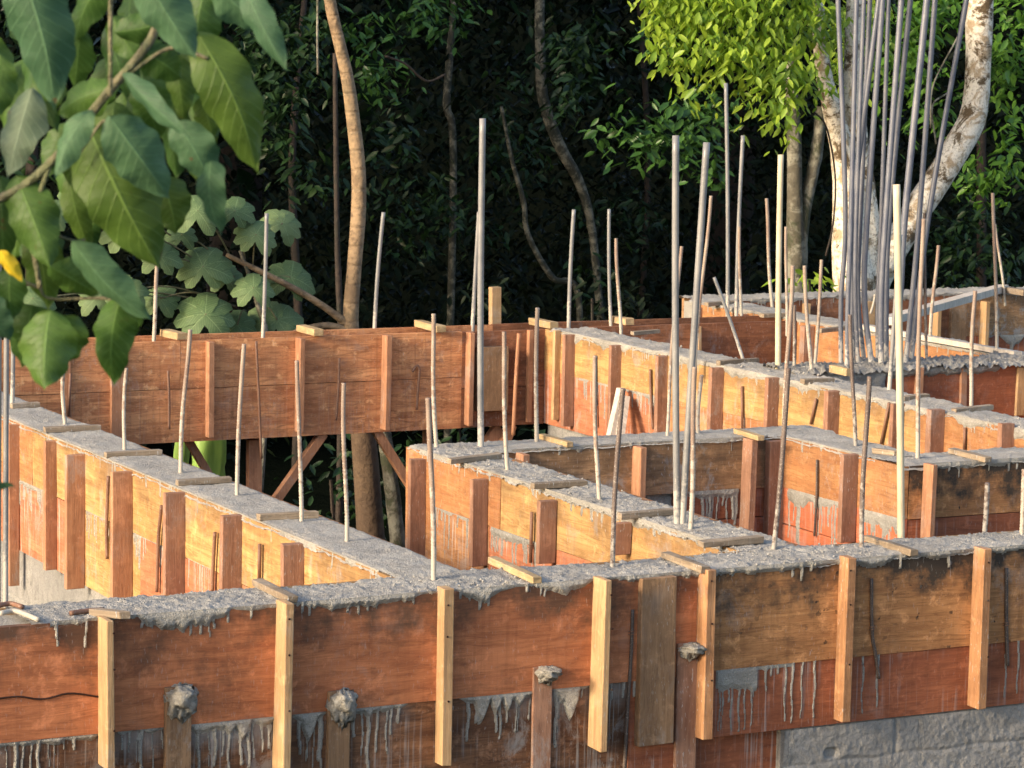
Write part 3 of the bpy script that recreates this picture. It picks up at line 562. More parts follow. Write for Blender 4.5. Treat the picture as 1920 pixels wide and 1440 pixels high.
for a in (((315, 695), (317, 745), (317, 805)), ((480, 640), (485, 740), (490, 860)), ((636, 672), (634, 730), (630, 788)), ((781, 768), (784, 725), (786, 694), (781, 686), (773, 697)), ((132, 700), (128, 780)), ((973, 625), (968, 700), (962, 816))):
    Fw.tie(a, mat='rusty' if a[0][0] != 973 else 'studf', r=.006 if a[0][0] != 973 else .009, proud=.02 if a[0][0] != 973 else .05)
# props under F
def beam_px(name, label, p0, p1, y, wd, mat='studf', cat='timber prop', group='timber props under the far wall', y1=None):
    a, b = ony(*p0, y), ony(*p1, y1 if y1 else y); d = b-a; ln = np.linalg.norm(d); d /= ln; s = np.cross(d, [0, 1, 0]); s /= np.linalg.norm(s); q = np.cross(s, d)
    V = np.array([a+s*sx*wd/2+q*sy*.018+d*t for t in (0, ln) for sx, sy in ((-1, -1), (1, -1), (1, 1), (-1, 1))]); F = [(3, 2, 1, 0), (4, 5, 6, 7), (0, 1, 5, 4), (1, 2, 6, 5), (2, 3, 7, 6), (3, 0, 4, 7)]
    return tag(obj(name, V, F, M[mat], origin=b if b[2] < a[2] else a), label, cat, group)
beam_px('prop_post', 'upright timber prop under the far wall, left of the slanted brace', (476, 824), (476, 1250), 11.36, .058)
beam_px('prop_brace', 'thin slanted brace crossing before the pale green banana stem', (352, 824), (560, 1170), 11.42, .030)
beam_px('prop_brace', 'slanted brace leaning down left from the far wall, right of the upright prop', (606, 812), (430, 1060), 11.30, .036)
beam_px('prop_brace', 'slanted brace leaning down right past the mottled trunk to the middle wall end', (704, 806), (800, 960), 11.30, .036)
beam_px('prop_brace', 'twin short brace under the dark patch board, left one', (935, 800), (850, 930), 11.33, .05)
beam_px('prop_brace', 'short reddish brace under the dark patch board, right one', (958, 796), (900, 950), 11.30, .045)
beam_px('prop_post', 'dark upright timber prop behind the ribbed bars left of the middle wall end', (801, 800), (801, 1250), 11.38, .03)
beam_px('wood_stake', 'square wooden stake rising above the far wall beside the tall grey conduit', (928, 538), (928, 800), 11.54, .045, mat='stud', cat='stake', group='none')
del bpy.context.scene.objects['wood_stake']['group']

# --- S with its rough poured top, K, U ------------------------------------
S = Wall('formwork_wall', 'dark red formwork wall at right with rough overflowing concrete, behind the long yellow wall', 'x', 9.48, 6.27, 7.4)
S.boards([('redlow', 6.65, 7.398, -.42, -.006, .002), ('brown', 6.275, 6.649, -.42, -.006, .0)]); S.back(6.27, 7.4, 'redlow'); S.fill(6.27, 7.4)
S.top(6.2, 7.42, 101, amp=.022, lvl=.012, edge=.012, d0=-.03, d1=W+.02, step=.008, mat='cemd')
S.drips(6.29, 7.2, .006, lambda a: np.where(a < 6.64, .16+.05*fbm(a*20, a*0, 4), .03+.05*np.clip(fbm(a*9, a*0, 5)-.35, 0, 1)+.03*np.clip(fbm(a*50, a*0, 6)-.5, 0, 1)), [], T0=.018, step=.005, H=.25, mat='cemd', name='cement_overflow', seed=33)
S.stud(1714, 1722, 1733, 690, 760, mat='studf'); S.stud(1800, 1804, 1816, 690, 770, mat='studf'); S.stud(1905, 1909, 1925, 690, 780, mat='stud', name='stud')
S.spacer(1562, 694, 1590, 702, mat='cleat', th=.03)
K = Wall('formwork_wall', 'sunlit orange formwork wall at upper right running back behind the conduit bundle', 'y', 7.4, 8.9, 12.2)
K.boards([('yellow2', 8.9, 12.2, -.215, 0, .001), ('pinkish', 8.9, 12.2, -.42, -.2165)]); K.back(8.9, 12.2, 'red'); K.fill(8.9, 12.2); K.top(8.9, 12.25, 111, amp=.008, lvl=.006, step=.012); K.rim(9.5, 12.1, 112, base=.02, n=10, step=.006)
for a in ((1308, .03, 1318, 577, 604), (1386, .03, 1404, 590, 604), (1508, .04, 1528, 612, 690)): K.stud(*a, mat='studr')
for a in ((1330, 572, 1372, 566), (1428, 592, 1480, 590), (1545, 622, 1590, 612)): K.spacer(*a, wd=.04)
a_, b_ = onz(1560, 600, .03), onz(1912, 668, .03); b_[0] = a_[0] = 7.41
V, F = boxv(7.385, 7.43, 9.62, 10.85, .012, .034, .002); obj('edge_strip', V, F, M['pale'], K.root)
U = Wall('formwork_wall', 'farthest formwork wall at upper right, dark boards with light studs in front of the forest', 'x', 12.2, 7.4, 12.0)
U.boards([('farred', 7.6, 9.0, -.42, 0, .001), ('brown', 9.001, 12, -.22, 0, .001), ('redlow', 9.001, 12, -.42, -.2215)]); U.back(7.45, 12, 'brown'); U.fill(7.45, 12); U.top(7.42, 12, 121, amp=.012, lvl=.012, step=.014, edge=.012)
U.rim(7.7, 11, 122, base=.022, n=14, step=.006, lmax=.07)
for a in ((1503, 1512, 1520, 570, 640), (1620, 1628, 1642, 566, 650), (1748, 1760, 1767, 568, 660), (1838, 1850, 1857, 566, 670)): U.stud(*a, mat='stud')
U.stud(1780, 1785, 1814, 570, 670, mat='plank', name='plank')
U.drips(U.on(1845, 600)[0], 11, -.225, lambda a: .05*(fbm(a*9, a*0, 3)*2.4-.7), [(9.35, .01, .14), (9.5, .012, .16), (9.62, .008, .15), (9.72, .01, .12)], T0=.01, step=.006, H=.2)
for a in ((1888, 546, 1925, 552),): U.spacer(*a, wd=.05, th=.03)
# a batten laid across the far room
p, q = onz(1660, 609, .02), ony(1880, 546, 12.25); d = q-p; s = np.cross(d, [0, 0, 1.]); s /= np.linalg.norm(s)
V = np.array([p+d*t+s*a*.03+np.array([0, 0, b])*.035 for t in (0, 1) for a, b in ((-1, 0), (1, 0), (1, 1), (-1, 1))])
tag(obj('batten', V, [(3, 2, 1, 0), (4, 5, 6, 7), (0, 1, 5, 4), (1, 2, 6, 5), (2, 3, 7, 6), (3, 0, 4, 7)], M['pale'], origin=p), 'long pale batten laid aslant across the far room at upper right', 'batten')
crumbs(S, 6.3, 7.38, 160, 6, hi=.02)
# block walls under the formwork
block_wall('grey smeared concrete block wall under the near formwork wall at bottom right', xq-.02, 6.4, 6.03, 6.20)
bwf = [o for o in SC.collection.objects if o.name.startswith('block_wall')][0]
A, Z2 = np.meshgrid(np.arange(xq-.015, 5.1, .004), np.arange(-.75, -.424, .004), indexing='ij')
t_ = .004+(fbm(A*9, Z2*12, 3)-.5)*.007+(fbm(A*90, Z2*90, 5, 3)-.5)*.004+RNG.normal(0, .0005, A.shape)
t_ -= .004*np.exp(-((Z2+.520+.003*np.sin(A*30))/.005)**2)*(.3+fbm(A*10, Z2*3, 8))
for xj, z0, z1 in ((4.30, -.52, -.424),): t_ -= .005*np.exp(-((A-xj-.002*np.sin(Z2*90))/.005)**2)*((Z2 > z0) & (Z2 < z1))
for xh, zh, rx, rz in ((4.10, -.498, .018, .012), (4.45, -.60, .02, .012)): t_ -= .016*np.exp(-(((A-xh)/rx)**4+((Z2-zh)/rz)**4))
V = np.stack([A, 6.026-t_, Z2], -1).reshape(-1, 3); F = grid_faces(*A.shape); obj('rough_face', V, F[:, ::-1], M['block'], bwf, smooth=True)
block_wall('sunlit concrete block wall under the left yellow wall', 2.97, 3.13, 6.22, 11.2)
block_wall('concrete block wall under the short middle wall', 3.95, 4.11, 6.22, 8.18, z1=-.455)
block_wall('concrete block wall under the grey brown wall, seen beside its lowest board', 4.13, 5.38, 8.025, 8.18, z1=-.169)
block_wall('concrete block wall under the long yellow wall at its far corner', 6.09, 6.25, 7.5, 11.26)
block_wall('concrete block wall under the far formwork at upper right', 6.27, 7.4, 11.30, 11.44)
for x0, x1, y0, y1 in ((7.42, 7.58, 8.9, 12.2), (7.6, 12, 12.22, 12.38), (5.25, 7.6, 7.33, 7.48), (6.27, 7.4, 9.5, 9.66)):
    block_wall({7.42: 'concrete block wall under the orange wall at upper right', 7.6: 'concrete block wall under the farthest wall', 5.25: 'concrete block wall under the dark spotted wall', 6.27: 'concrete block wall under the dark red wall'}[x0], x0, x1, y0, y1, z1=-.602 if x0 == 5.25 else -.425)
# ---------------------------------------------------------------- bars and conduits
def ribbed(P0, P1, dia, bend=None, rib=.0085):
    P0, P1 = np.array(P0), np.array(P1); Ln = np.linalg.norm(P1-P0); n = max(4, int(Ln/rib*2)); t = np.linspace(0, 1, n)
    pts = P0+np.outer(t, P1-P0)
    if bend is not None: pts += np.outer(np.sin(t*math.pi*bend[1]+bend[2]), FHR)*bend[0]
    rad = dia/2*(1+np.where(np.arange(n) % 2 == 0, .13, -.05)); rad *= 1+.12*(fbm(t*Ln*14, t*0, int(P0[0]*1000) % 97)-.5)
    return tube(pts, rad, 8)
FHR = np.array([math.cos(YAW), -math.sin(YAW), 0])
def rod(ub, vb, ut, vt, wpx, kind, label, z=0.0, name=None, mid=None, dip=.06):
    b = onz(ub, vb, z); t = upright(ut, vt, b); dist = (b-EYE)@_f; dia = .93*wpx*dist/FPX; ax = (t-b)/np.linalg.norm(t-b); foot = b-ax*dip
    if kind in ('rebar', 'rebard'):
        V, F = ribbed(foot, t, dia, bend=(.004, random.uniform(.8, 2.0), random.uniform(0, 3)))
        return tag(obj(name or 'rebar', V, F, M[kind], smooth=True, origin=b), label, 'rebar', 'rebars standing in the formwork')
    n = 26; s = np.linspace(0, 1, n); 
    if mid is not None: pts = spline([foot]+[upright(u, v, b) for u, v in mid]+[t], n)
    else: pts = foot+np.outer(s, t-foot)+np.outer(np.sin(s*math.pi), FHR)*random.uniform(-.006, .006)
    V, F = tube(pts, dia/2, 14, cap=False); m = len(V)
    Vi, Fi = tube(pts[-3:], dia/2*.82, 14, cap=False); Fi = [tuple(reversed(f)) for f in Fi]
    k0 = (n-1)*14; k1 = m+2*14; rim = [(k0+k, k0+(k+1) % 14, k1+(k+1) % 14, k1+k) for k in range(14)]
    V = np.vstack([V, Vi]); F = F+[tuple(i+m for i in f) for f in Fi]+rim+[tuple(m+k for k in range(14))]
    return tag(obj(name or 'conduit', V, F, M[kind], smooth=True, origin=b), label, 'conduit', 'electrical conduits rising from the walls')
RODS = [
 (22, 762, 23, 560, 9, 'pvc', 'thin pale conduit at the far left of the left wall, its top behind the leaves'),
 (120, 798, 119, 700, 8, 'rebar', 'cement crusted rebar on the left wall just under the green leaf tips'),
 (232, 846, 237, 690, 8, 'rebar', 'rebar on the left wall below the lowest hanging leaf'),
 (338, 889, 354, 618, 9, 'rebar', 'tall slightly tilted rebar on the left wall in front of the far spacer cleat'),
 (445, 932, 457, 645, 9, 'rebar', 'rebar on the left wall that tops out just under the far wall edge'),
 (563, 980, 559, 676, 9, 'rebar', 'speckled rebar on the left wall between two far wall studs'),
 (648, 1018, 646, 718, 9, 'rebar', 'ribbed rebar nearest the low end of the left wall'),
 (811, 1092, 806, 746, 11, 'rebar', 'rust brown ribbed rebar standing in the near wall at its junction with the left wall'),
 (818, 842, 811, 588, 9, 'rebar', 'ribbed rebar at the left corner of the grey brown wall'),
 (952, 885, 943, 622, 9, 'rebar', 'slim rebar on the short middle wall right of the tall grey conduit'),
 (1005, 830, 1009, 577, 9, 'rebar', 'straight cement white rebar on the grey brown wall before the far corner'),
 (1122, 938, 1115, 667, 9, 'rebar', 'rebar halfway along the short middle wall, left of the pale offcuts'),
 (1148, 1062, 1167, 728, 10, 'rebard', 'dark ribbed rebar in the near wall, its tip over the pale offcuts'),
 (1249, 820, 1276, 462, 7, 'rebar', 'thin pale rebar crossing behind the left one of the two grey conduits'),
 (1293, 992, 1305, 688, 10, 'rebar', 'heavily crusted rebar just right of the two grey conduits'),
 (1309, 815, 1314, 703, 8, 'rebar', 'short tan rebar behind the crusted one beside the two grey conduits'),
 (1303, 682, 1332, 367, 7, 'rebar', 'thin leaning rebar behind the right one of the two grey conduits'),
 (287, 634, 296, 498, 8, 'rebar', 'leftmost rebar above the far wall, partly behind a hanging leaf', ),
 (493, 626, 500, 400, 8, 'pvc', 'thin straight conduit above the far wall in front of the lobed leaves'),
 (703, 617, 719, 398, 8, 'pvc', 'thin tilted conduit above the far wall right of the curved trunk'),
 (886, 612, 898, 397, 8, 'pvc', 'thin conduit above the far wall just left of the tall grey conduit'),
 (902, 840, 905, 222, 13, 'pvc', 'tall thick grey conduit standing alone in the middle of the view'),
 (1067, 607, 1076, 393, 8, 'pvc', 'thin conduit above the far corner, left one of three'),
 (1146, 608, 1142, 392, 7, 'pvc', 'thin conduit above the far corner, middle one of three'),
 (1163, 628, 1156, 447, 7, 'rebar', 'rebar above the far corner, right and shortest of three'),
 (1270, 985, 1267, 254, 14, 'pvc', 'thick grey conduit ending the short middle wall, upright left one of two'),
 (1279, 985, 1325, 267, 14, 'pvc', 'thick grey conduit ending the short middle wall, right one of two'),
 (1364, 580, 1361, 156, 8, 'pvc', 'tallest thin conduit left of the bright tree crown edge'),
 (1381, 588, 1393, 254, 8, 'pvc', 'thin conduit just right of the tallest thin one'),
 (1389, 593, 1387, 425, 6, 'rebar', 'short thin rebar close against the thin conduit before the orange wall'),
 (1392, 673, 1339, 520, 7, 'pvc', 'short conduit strongly tilted to the left on the long yellow wall'),
 (1447, 564, 1436, 372, 7, 'rebar', 'thin rebar tilted left before the dark mottled trunk'),
 (1459, 693, 1464, 290, 12, 'cream', 'thick cream conduit on the long yellow wall left of the bundle'),
 (1474, 606, 1475, 425, 6, 'rebar', 'thin rebar just right of the thick cream conduit behind'),
 (1471, 808, 1485, 498, 9, 'rebar', 'bent looking pale rebar by the corner of the grey brown and orange walls'),
 (1448, 1035, 1480, 690, 10, 'rebard', 'dark ribbed leaning rebar standing in the near wall before the corner plank'),
 (1487, 693, 1491, 572, 7, 'rebard', 'short dark rebar in front of the orange wall stud'),
 (1521, 699, 1509, 498, 8, 'rebar', 'pale rebar left of the conduit bundle, tilted left'),
 (1526, 691, 1541, 487, 7, 'rebar', 'pale rebar left of the conduit bundle, tilted right'),
 (1602, 838, 1596, 590, 8, 'rebard', 'dark rebar before the foot of the conduit bundle'),
 (1616, 1030, 1628, 706, 10, 'rebard', 'dark toothed rebar standing in the near wall left of the thick cream pipe'),
 (1689, 1010, 1681, 346, 15, 'cream', 'thickest cream conduit standing in the near wall at right'),
 (1667, 735, 1688, 440, 9, 'pvc', 'pale conduit almost hidden behind the thickest cream one'),
 (1719, 862, 1731, 410, 9, 'rebar', 'long pale rusty rebar right of the thickest cream conduit'),
 (1737, 680, 1735, 400, 6, 'rebard', 'thin dark rebar right of the conduit bundle'),
 (1744, 642, 1758, 460, 7, 'rebar', 'pale knotted rebar leaning right at upper right'),
 (1819, 762, 1828, 545, 8, 'rebar', 'pale rebar at the low end of the long yellow wall at right'),
 (1868, 668, 1863, 362, 7, 'rebar', 'tall thin rebar near the right edge above the dark red wall'),
 (1882, 552, 1867, 420, 5, 'rebar', 'thin leaning rebar behind the tall thin one near the right edge'),
 (1843, 1000, 1852, 905, 10, 'rebard', 'short stub of rebar in the near wall at right'),
 (1913, 1003, 1923, 880, 10, 'rebar', 'white crusted rebar in the near wall at the right edge'),
 (1637, 566, 1640, 552, 5, 'rebar', 'tiny rebar tip at the farthest wall behind the bundle'),
]
for a in RODS: rod(*a)
for k, (ub, wd, lab) in enumerate(((-2, 13, 'grey conduit cut by the left edge of the view, left one of a pair'), (13, 11, 'grey conduit at the left edge of the view, right one of a pair'))):
    rod(ub+1, 1140, ub, 420, wd, 'pvc', lab, z=-.05, dip=1.5)
PLACE = ['leftmost', 'second from left', 'third from left', 'fourth from left', 'fifth from left', 'sixth from left', 'seventh from left', 'eighth from left', 'ninth from left', 'third from right', 'second from right', 'rightmost']
BUN = [((1577, 683), (1577, 560), (1585, 389), (1571, 0), 10), ((1588, 690), (1590, 560), (1596, 389), (1606, 0), 10), ((1600, 680), (1598, 560), (1600, 389), (1648, 0), 11),
       ((1610, 686), (1604, 560), (1606, 389), (1620, 0), 9), ((1622, 678), (1609, 560), (1614, 389), (1631, 0), 10), ((1637, 688), (1621, 560), (1627, 389), (1655, 0), 12),
       ((1646, 680), (1646, 560), (1653, 389), (1666, 0), 9), ((1653, 690), (1652, 560), (1662, 389), (1690, 0), 12), ((1663, 683), (1662, 560), (1669, 389), (1707, 0), 11),
       ((1672, 692), (1687, 560), (1698, 389), (1738, 0), 14), ((1697, 684), (1710, 560), (1725, 389), (1753, 0), 11), ((1709, 680), (1721, 560), (1750, 350), (1812, 0), 11)]
for i, (b, m1, m2, t, wd) in enumerate(BUN):
    d = np.array(t)-np.array(m2); t2 = tuple(np.array(t)+d*.18)
    rod(b[0], b[1], t2[0], t2[1], wd, 'conduit', 'tall blue grey conduit of the bundle, %s at its top' % {0: 'leftmost', 1: 'second', 2: 'fifth, leaning right', 3: 'third', 4: 'fourth, close to the third', 5: 'sixth', 6: 'seventh', 7: 'eighth', 8: 'ninth', 9: 'third from the right, thickest', 10: 'second from the right', 11: 'rightmost, leaning over the pale limb'}[i], mid=[m1, m2], dip=.03)
# bent reddish bar ends at the far left behind the near wall
for pts, lab in ((((-6, 1136), (20, 1132), (42, 1138)), 'rusty bar end lying at the left end of the near wall, upper one'), (((0, 1150), (30, 1146), (72, 1162)), 'whitish bar end lying at the left end of the near wall, lower one'), (((132, 1150), (160, 1146), (195, 1143)), 'rusty bar end lying beside the first spacer cleat of the near wall')):
    P3 = [onz(u, v, .012) for u, v in pts]; V, F = tube(spline(P3, 12), .006, 8); tag(obj('rebar', V, F, M['rusty' if 'rusty' in lab else 'rebar'], smooth=True, origin=P3[0]), lab, 'rebar', 'loose bar ends on the near wall')

# ---------------------------------------------------------------- foliage
def set_vary(me, vals, per):
    at = me.attributes.new('vary', 'FLOAT', 'FACE'); at.data.foreach_set('value', np.repeat(vals, per).astype(np.float32))
def leafcloud(name, C, D, Ls, mat, parent=None, wr=.36, fold=.16, origin=None, seed=0, up=None):
    """C leaf bases, D directions, Ls lengths: each leaf a folded, drooping 6-quad blade"""
    r = np.random.default_rng(seed); n = len(C); D = D/np.linalg.norm(D, axis=1)[:, None]
    upv = r.normal(0, .45, (n, 3))+np.array([0, -.35, 1.0]) if up is None else up
    S_ = np.cross(D, upv); S_ /= np.linalg.norm(S_, axis=1)[:, None]+1e-9; Nn = np.cross(S_, D)
    tpl = [(0, 0, 0), (.28, .42, .0), (.28, 0, -1), (.28, -.42, .0), (.62, .40, -.25), (.62, 0, -1.1), (.62, -.40, -.25), (1.0, 0, -1.5)]
    V = []
    for (l, s, q) in tpl:
        V.append(C+D*(l*Ls)[:, None]+S_*(s*wr*2*Ls*.5*1.15)[:, None]+Nn*(q*fold*.5*Ls)[:, None])
    V = np.stack(V, 1).reshape(-1, 3)
    f = np.array([(0, 2, 1, 1), (0, 3, 2, 2), (1, 2, 5, 4), (2, 3, 6, 5), (4, 5, 7, 7), (5, 6, 7, 7)])
    q = f[[2, 3]]; tr = f[[0, 1, 4, 5]][:, :3]
    b = (np.arange(n)*8)[:, None, None]
    Fq = (q[None]+b).reshape(-1, 4); t = (tr[None]+b).reshape(-1, 3)
    # all as triangles for one uniform array
    Fq3 = np.concatenate([Fq[:, [0, 1, 2]], Fq[:, [0, 2, 3]]], 1).reshape(n, -1, 3); F = np.concatenate([t.reshape(n, -1, 3), Fq3], 1).reshape(-1, 3)
    o = obj(name, V, F, mat, parent, origin=origin); set_vary(o.data, r.random(n), F.shape[0]//n); return o
def clusters(centers, k, L, seed, spread=.12, droop=.6, out=None, jit=.25):
    r = np.random.default_rng(seed); n = len(centers)
    B = np.repeat(centers, k, 0)+r.normal(0, spread*.45, (n*k, 3))
    ang = r.uniform(0, 2*math.pi, n*k); D = np.stack([np.cos(ang), np.sin(ang), -droop+r.normal(0, .35, n*k)], -1)
    if out is not None: D += np.repeat(out, k, 0)*.8
    return B, D, L*r.uniform(1-jit, 1+jit, n*k)
def blob_points(blobs, dens, seed, ydep):
    """blobs (u, v, ru, rv, y): points through the volume of flattened ellipsoids that stand at depth y"""
    r = np.random.default_rng(seed); out = []
    for (u, v, ru, rv, y) in blobs:
        c = ony(u, v, y); s = np.linalg.norm(c-EYE)/FPX; rx, rz = ru*s, rv*s; ry = ydep*max(rx, rz)
        n = max(3, int(dens*rx*rz*4*ry**.3)); p = r.normal(0, 1, (n, 3)); p /= np.linalg.norm(p, axis=1)[:, None]; rad = r.random(n)**.45
        p = p*rad[:, None]*np.array([rx, ry, rz]); p += (fbm(p[:, 0]*3+u, p[:, 2]*3, 3)-.5)[:, None]*np.array([.2, .2, .3])*max(rx, rz)
        P_ = c+p; keep = fbm(P_[:, 0]*4.2+P_[:, 1]*1.3, P_[:, 2]*4.2, 8, 3) > .46; keep[:3] = True; out.append(P_[keep])
    return np.concatenate(out)
def px_tube(pts, y, radpx, wob=.12, seg=12, n=30, seed=0, dy=None):
    P3 = [ony(u, v, y+(dy[i] if dy else 0)) for i, (u, v) in enumerate(pts)]; s = np.linalg.norm(P3[0]-EYE)/FPX
    rr = np.interp(np.linspace(0, 1, n), np.linspace(0, 1, len(radpx)), radpx)*s
    return tube(spline(P3, n), rr, seg, wob=wob, seed=seed)
def down(pts, y, radpx):     # carry a trunk on down to the ground
    u, v = pts[0]; p = ony(u, v, y); k = (p[2]-GZ)/(np.linalg.norm(p-EYE)/FPX); return [(u-(k*.02), v+k+12)]+list(pts), [radpx[0]*1.15]+list(radpx)
def tree(name, label, trunkpts, radpx, y, bark_, blobs=(), mat='ldark', L=.09, dens=300, k=5, limbs=(), seed=0, droop=.6, cat='tree', group=None, ydep=.8, ground=True, wob=.12, spread=.12):
    tp, rp = down(trunkpts, y, radpx) if ground else (list(trunkpts), list(radpx))
    base = ony(*tp[0], y); base[2] = GZ
    t = thing(name, label, cat, base, group); V, F = px_tube(tp, y, rp, seed=seed, wob=wob, n=40); obj('trunk', V, F, M[bark_], t, smooth=True)
    for (lp, lr) in limbs: V, F = px_tube(lp, y, lr, seed=seed+1, wob=wob, n=24); obj('limb', V, F, M[bark_], t, smooth=True)
    if len(blobs):
        C = blob_points(blobs, dens, seed, ydep); B, D, Ls = clusters(C, k, L, seed+1, droop=droop, spread=spread, jit=.4); leafcloud('crown', B, D, Ls, M[mat], t, seed=seed+2)
    return t
# bright pale barked tree behind the bundle
tree('broadleaf_tree', 'sunlit tree with pale mottled forked trunk and bright yellow green leaves', [(1600, 600), (1604, 560), (1592, 440), (1588, 330), (1570, 240), (1548, 150), (1535, 60), (1530, -120)], [48, 42, 34, 26, 20, 15, 13, 10], 14.2, 'palebark',
     blobs=[(1270, 30, 50, 40, 13.9), (1262, 95, 35, 30, 13.8), (1250, -10, 50, 40, 13.9), (1300, 175, 30, 22, 13.7), (1660, 40, 60, 60, 14.9), (1580, 120, 40, 60, 14.6), (1300, 20, 70, 60, 13.9), (1390, 0, 80, 60, 13.8), (1330, 100, 75, 45, 13.8), (1290, 150, 45, 30, 13.8), (1420, 90, 70, 50, 13.7), (1480, 40, 75, 60, 13.8), (1440, 160, 60, 45, 13.7), (1500, 150, 50, 50, 13.7), (1485, 220, 40, 32, 13.7), (1545, 60, 45, 60, 14.0), (1400, -90, 190, 70, 14.0), (1600, 20, 50, 50, 14.7), (1420, 205, 25, 18, 13.7)],
     mat='lbright', L=.070, dens=640, k=6, seed=21, droop=1.0, ydep=.9, spread=.14,
     limbs=[([(1612, 600), (1640, 520), (1690, 440), (1735, 370), (1790, 285), (1826, 215), (1834, 120), (1838, 0), (1842, -140)], [40, 32, 28, 28, 27, 25, 25, 26, 24]),
            ([(1606, 560), (1626, 470), (1622, 380), (1608, 280), (1600, 180), (1602, 60), (1606, -100)], [30, 26, 24, 22, 20, 17, 15])])
V_extra = None
tree('broadleaf_tree', 'medium green tree right of the pale limb at the upper right edge', [(1960, 640), (1955, 300), (1950, -50)], [30, 24, 18], 15.6, 'greybark',
     blobs=[(1650, 60, 60, 90, 15.4), (1700, 250, 50, 70, 15.6), (1740, 60, 80, 90, 15.4), (1880, 120, 60, 90, 15.6), (1900, 30, 60, 60, 15.2), (1900, 240, 30, 45, 15.0), (1760, 190, 60, 60, 15.8), (1860, 330, 70, 50, 15.9), (1680, 120, 60, 80, 15.9), (1800, -60, 160, 60, 15.5)], mat='lside', L=.085, dens=330, seed=31)
tree('broadleaf_tree', 'mottled brown trunk with a pale second stem left of the sunlit tree', [(1490, 620), (1492, 500), (1490, 380), (1488, 240), (1480, 100)], [18, 17, 15, 13, 10], 14.8, 'greybark', limbs=[([(1500, 500), (1505, 420), (1522, 330), (1533, 270), (1540, 200)], [13, 12, 12, 12, 10])],
     blobs=[(1290, 230, 80, 60, 15.3), (1190, 230, 80, 40, 15.4), (1340, 300, 60, 40, 15.2), (1250, 270, 60, 40, 15.2), (1150, 260, 50, 35, 15.3), (1230, 60, 50, 50, 15.6), (1330, 200, 70, 50, 15.4)], mat='lmid', L=.085, dens=260, seed=41)
# curved tan trunk, left centre
tree('slender_tree', 'slender tree with a curved tan ringed trunk rising behind the far wall', [(700, 1080), (688, 900), (676, 760), (662, 660), (657, 600), (664, 500), (672, 400), (672, 320), (664, 240), (652, 150), (636, 80), (622, 20), (612, -40)], [27, 25, 22, 19, 15, 13.5, 14, 13.5, 12.5, 12, 11, 11, 10], 12.5, 'tanbark', seed=51, wob=.06, ground=False,
     limbs=[([(652, 608), (600, 570), (540, 535), (470, 500), (425, 478)], [8, 6.5, 6, 5, 4]), ([(650, 618), (610, 610), (560, 620), (520, 640)], [7, 6, 5, 4])], blobs=[(640, -60, 110, 40, 12.6)], mat='lmid', L=.1, dens=100)
tree('slender_tree', 'dark reddish trunk close behind the curved tan one', [(640, 700), (636, 560), (632, 440), (630, 300), (628, 100)], [6, 6, 5, 5, 4], 13.6, 'darkbark', seed=52)
tree('forest_tree', 'forest tree with pale mossy trunk leaning through the dark centre', [(1085, 560), (1035, 520), (990, 440), (982, 380), (960, 300), (940, 200)], [6, 6, 5, 5, 4, 3], 17.5, 'mossbark', seed=53, limbs=[([(1130, 640), (1110, 430), (1085, 340), (1058, 290), (1035, 240), (1016, 170), (1012, 80), (1012, -40)], [7, 8, 10, 11, 11, 10, 9, 9])],
     blobs=[(1080, 100, 80, 60, 17.2), (1060, 180, 50, 40, 17.0), (1130, 60, 60, 60, 17.4)], mat='ldark', L=.085, dens=330)
tree('forest_tree', 'forest tree with thin grey trunk left of the tall thick conduit', [(850, 300), (838, 200), (842, 120), (850, 20), (850, -60)], [7, 7, 7, 6, 6], 17.8, 'mossbark', seed=54, blobs=[(800, 30, 90, 45, 17.2), (700, 60, 60, 60, 17.0), (720, 140, 60, 50, 16.8), (860, 20, 60, 40, 17.4)], mat='lmid', L=.08, dens=260, ydep=.6)
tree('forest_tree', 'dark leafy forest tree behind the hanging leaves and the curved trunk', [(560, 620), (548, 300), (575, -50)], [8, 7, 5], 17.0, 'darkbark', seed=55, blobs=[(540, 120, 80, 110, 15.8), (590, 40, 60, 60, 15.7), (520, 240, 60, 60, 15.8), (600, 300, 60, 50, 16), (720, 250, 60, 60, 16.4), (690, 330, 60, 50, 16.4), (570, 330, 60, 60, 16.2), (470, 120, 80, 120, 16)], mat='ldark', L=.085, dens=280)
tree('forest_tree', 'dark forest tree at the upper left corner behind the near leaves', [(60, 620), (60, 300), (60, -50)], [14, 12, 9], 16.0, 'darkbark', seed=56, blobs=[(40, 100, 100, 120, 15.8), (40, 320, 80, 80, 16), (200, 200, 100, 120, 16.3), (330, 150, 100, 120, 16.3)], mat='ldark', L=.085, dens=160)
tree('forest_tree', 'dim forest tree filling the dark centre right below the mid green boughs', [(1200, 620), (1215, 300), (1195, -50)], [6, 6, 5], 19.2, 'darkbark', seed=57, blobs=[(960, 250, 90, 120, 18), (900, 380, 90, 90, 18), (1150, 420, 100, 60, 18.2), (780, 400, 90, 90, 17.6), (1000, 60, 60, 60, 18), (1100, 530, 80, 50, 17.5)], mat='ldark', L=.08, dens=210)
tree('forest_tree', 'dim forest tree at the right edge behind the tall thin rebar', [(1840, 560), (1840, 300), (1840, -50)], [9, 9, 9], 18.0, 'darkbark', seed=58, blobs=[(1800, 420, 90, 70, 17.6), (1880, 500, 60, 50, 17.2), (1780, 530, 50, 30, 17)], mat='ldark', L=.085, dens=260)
tree('forest_tree', 'pale grey mottled trunk leaning under the far wall beside the brown one', [(752, 1090), (742, 980), (730, 880), (718, 800), (708, 740)], [16, 14, 14, 13, 12], 12.2, 'greybark', seed=62, ground=False)
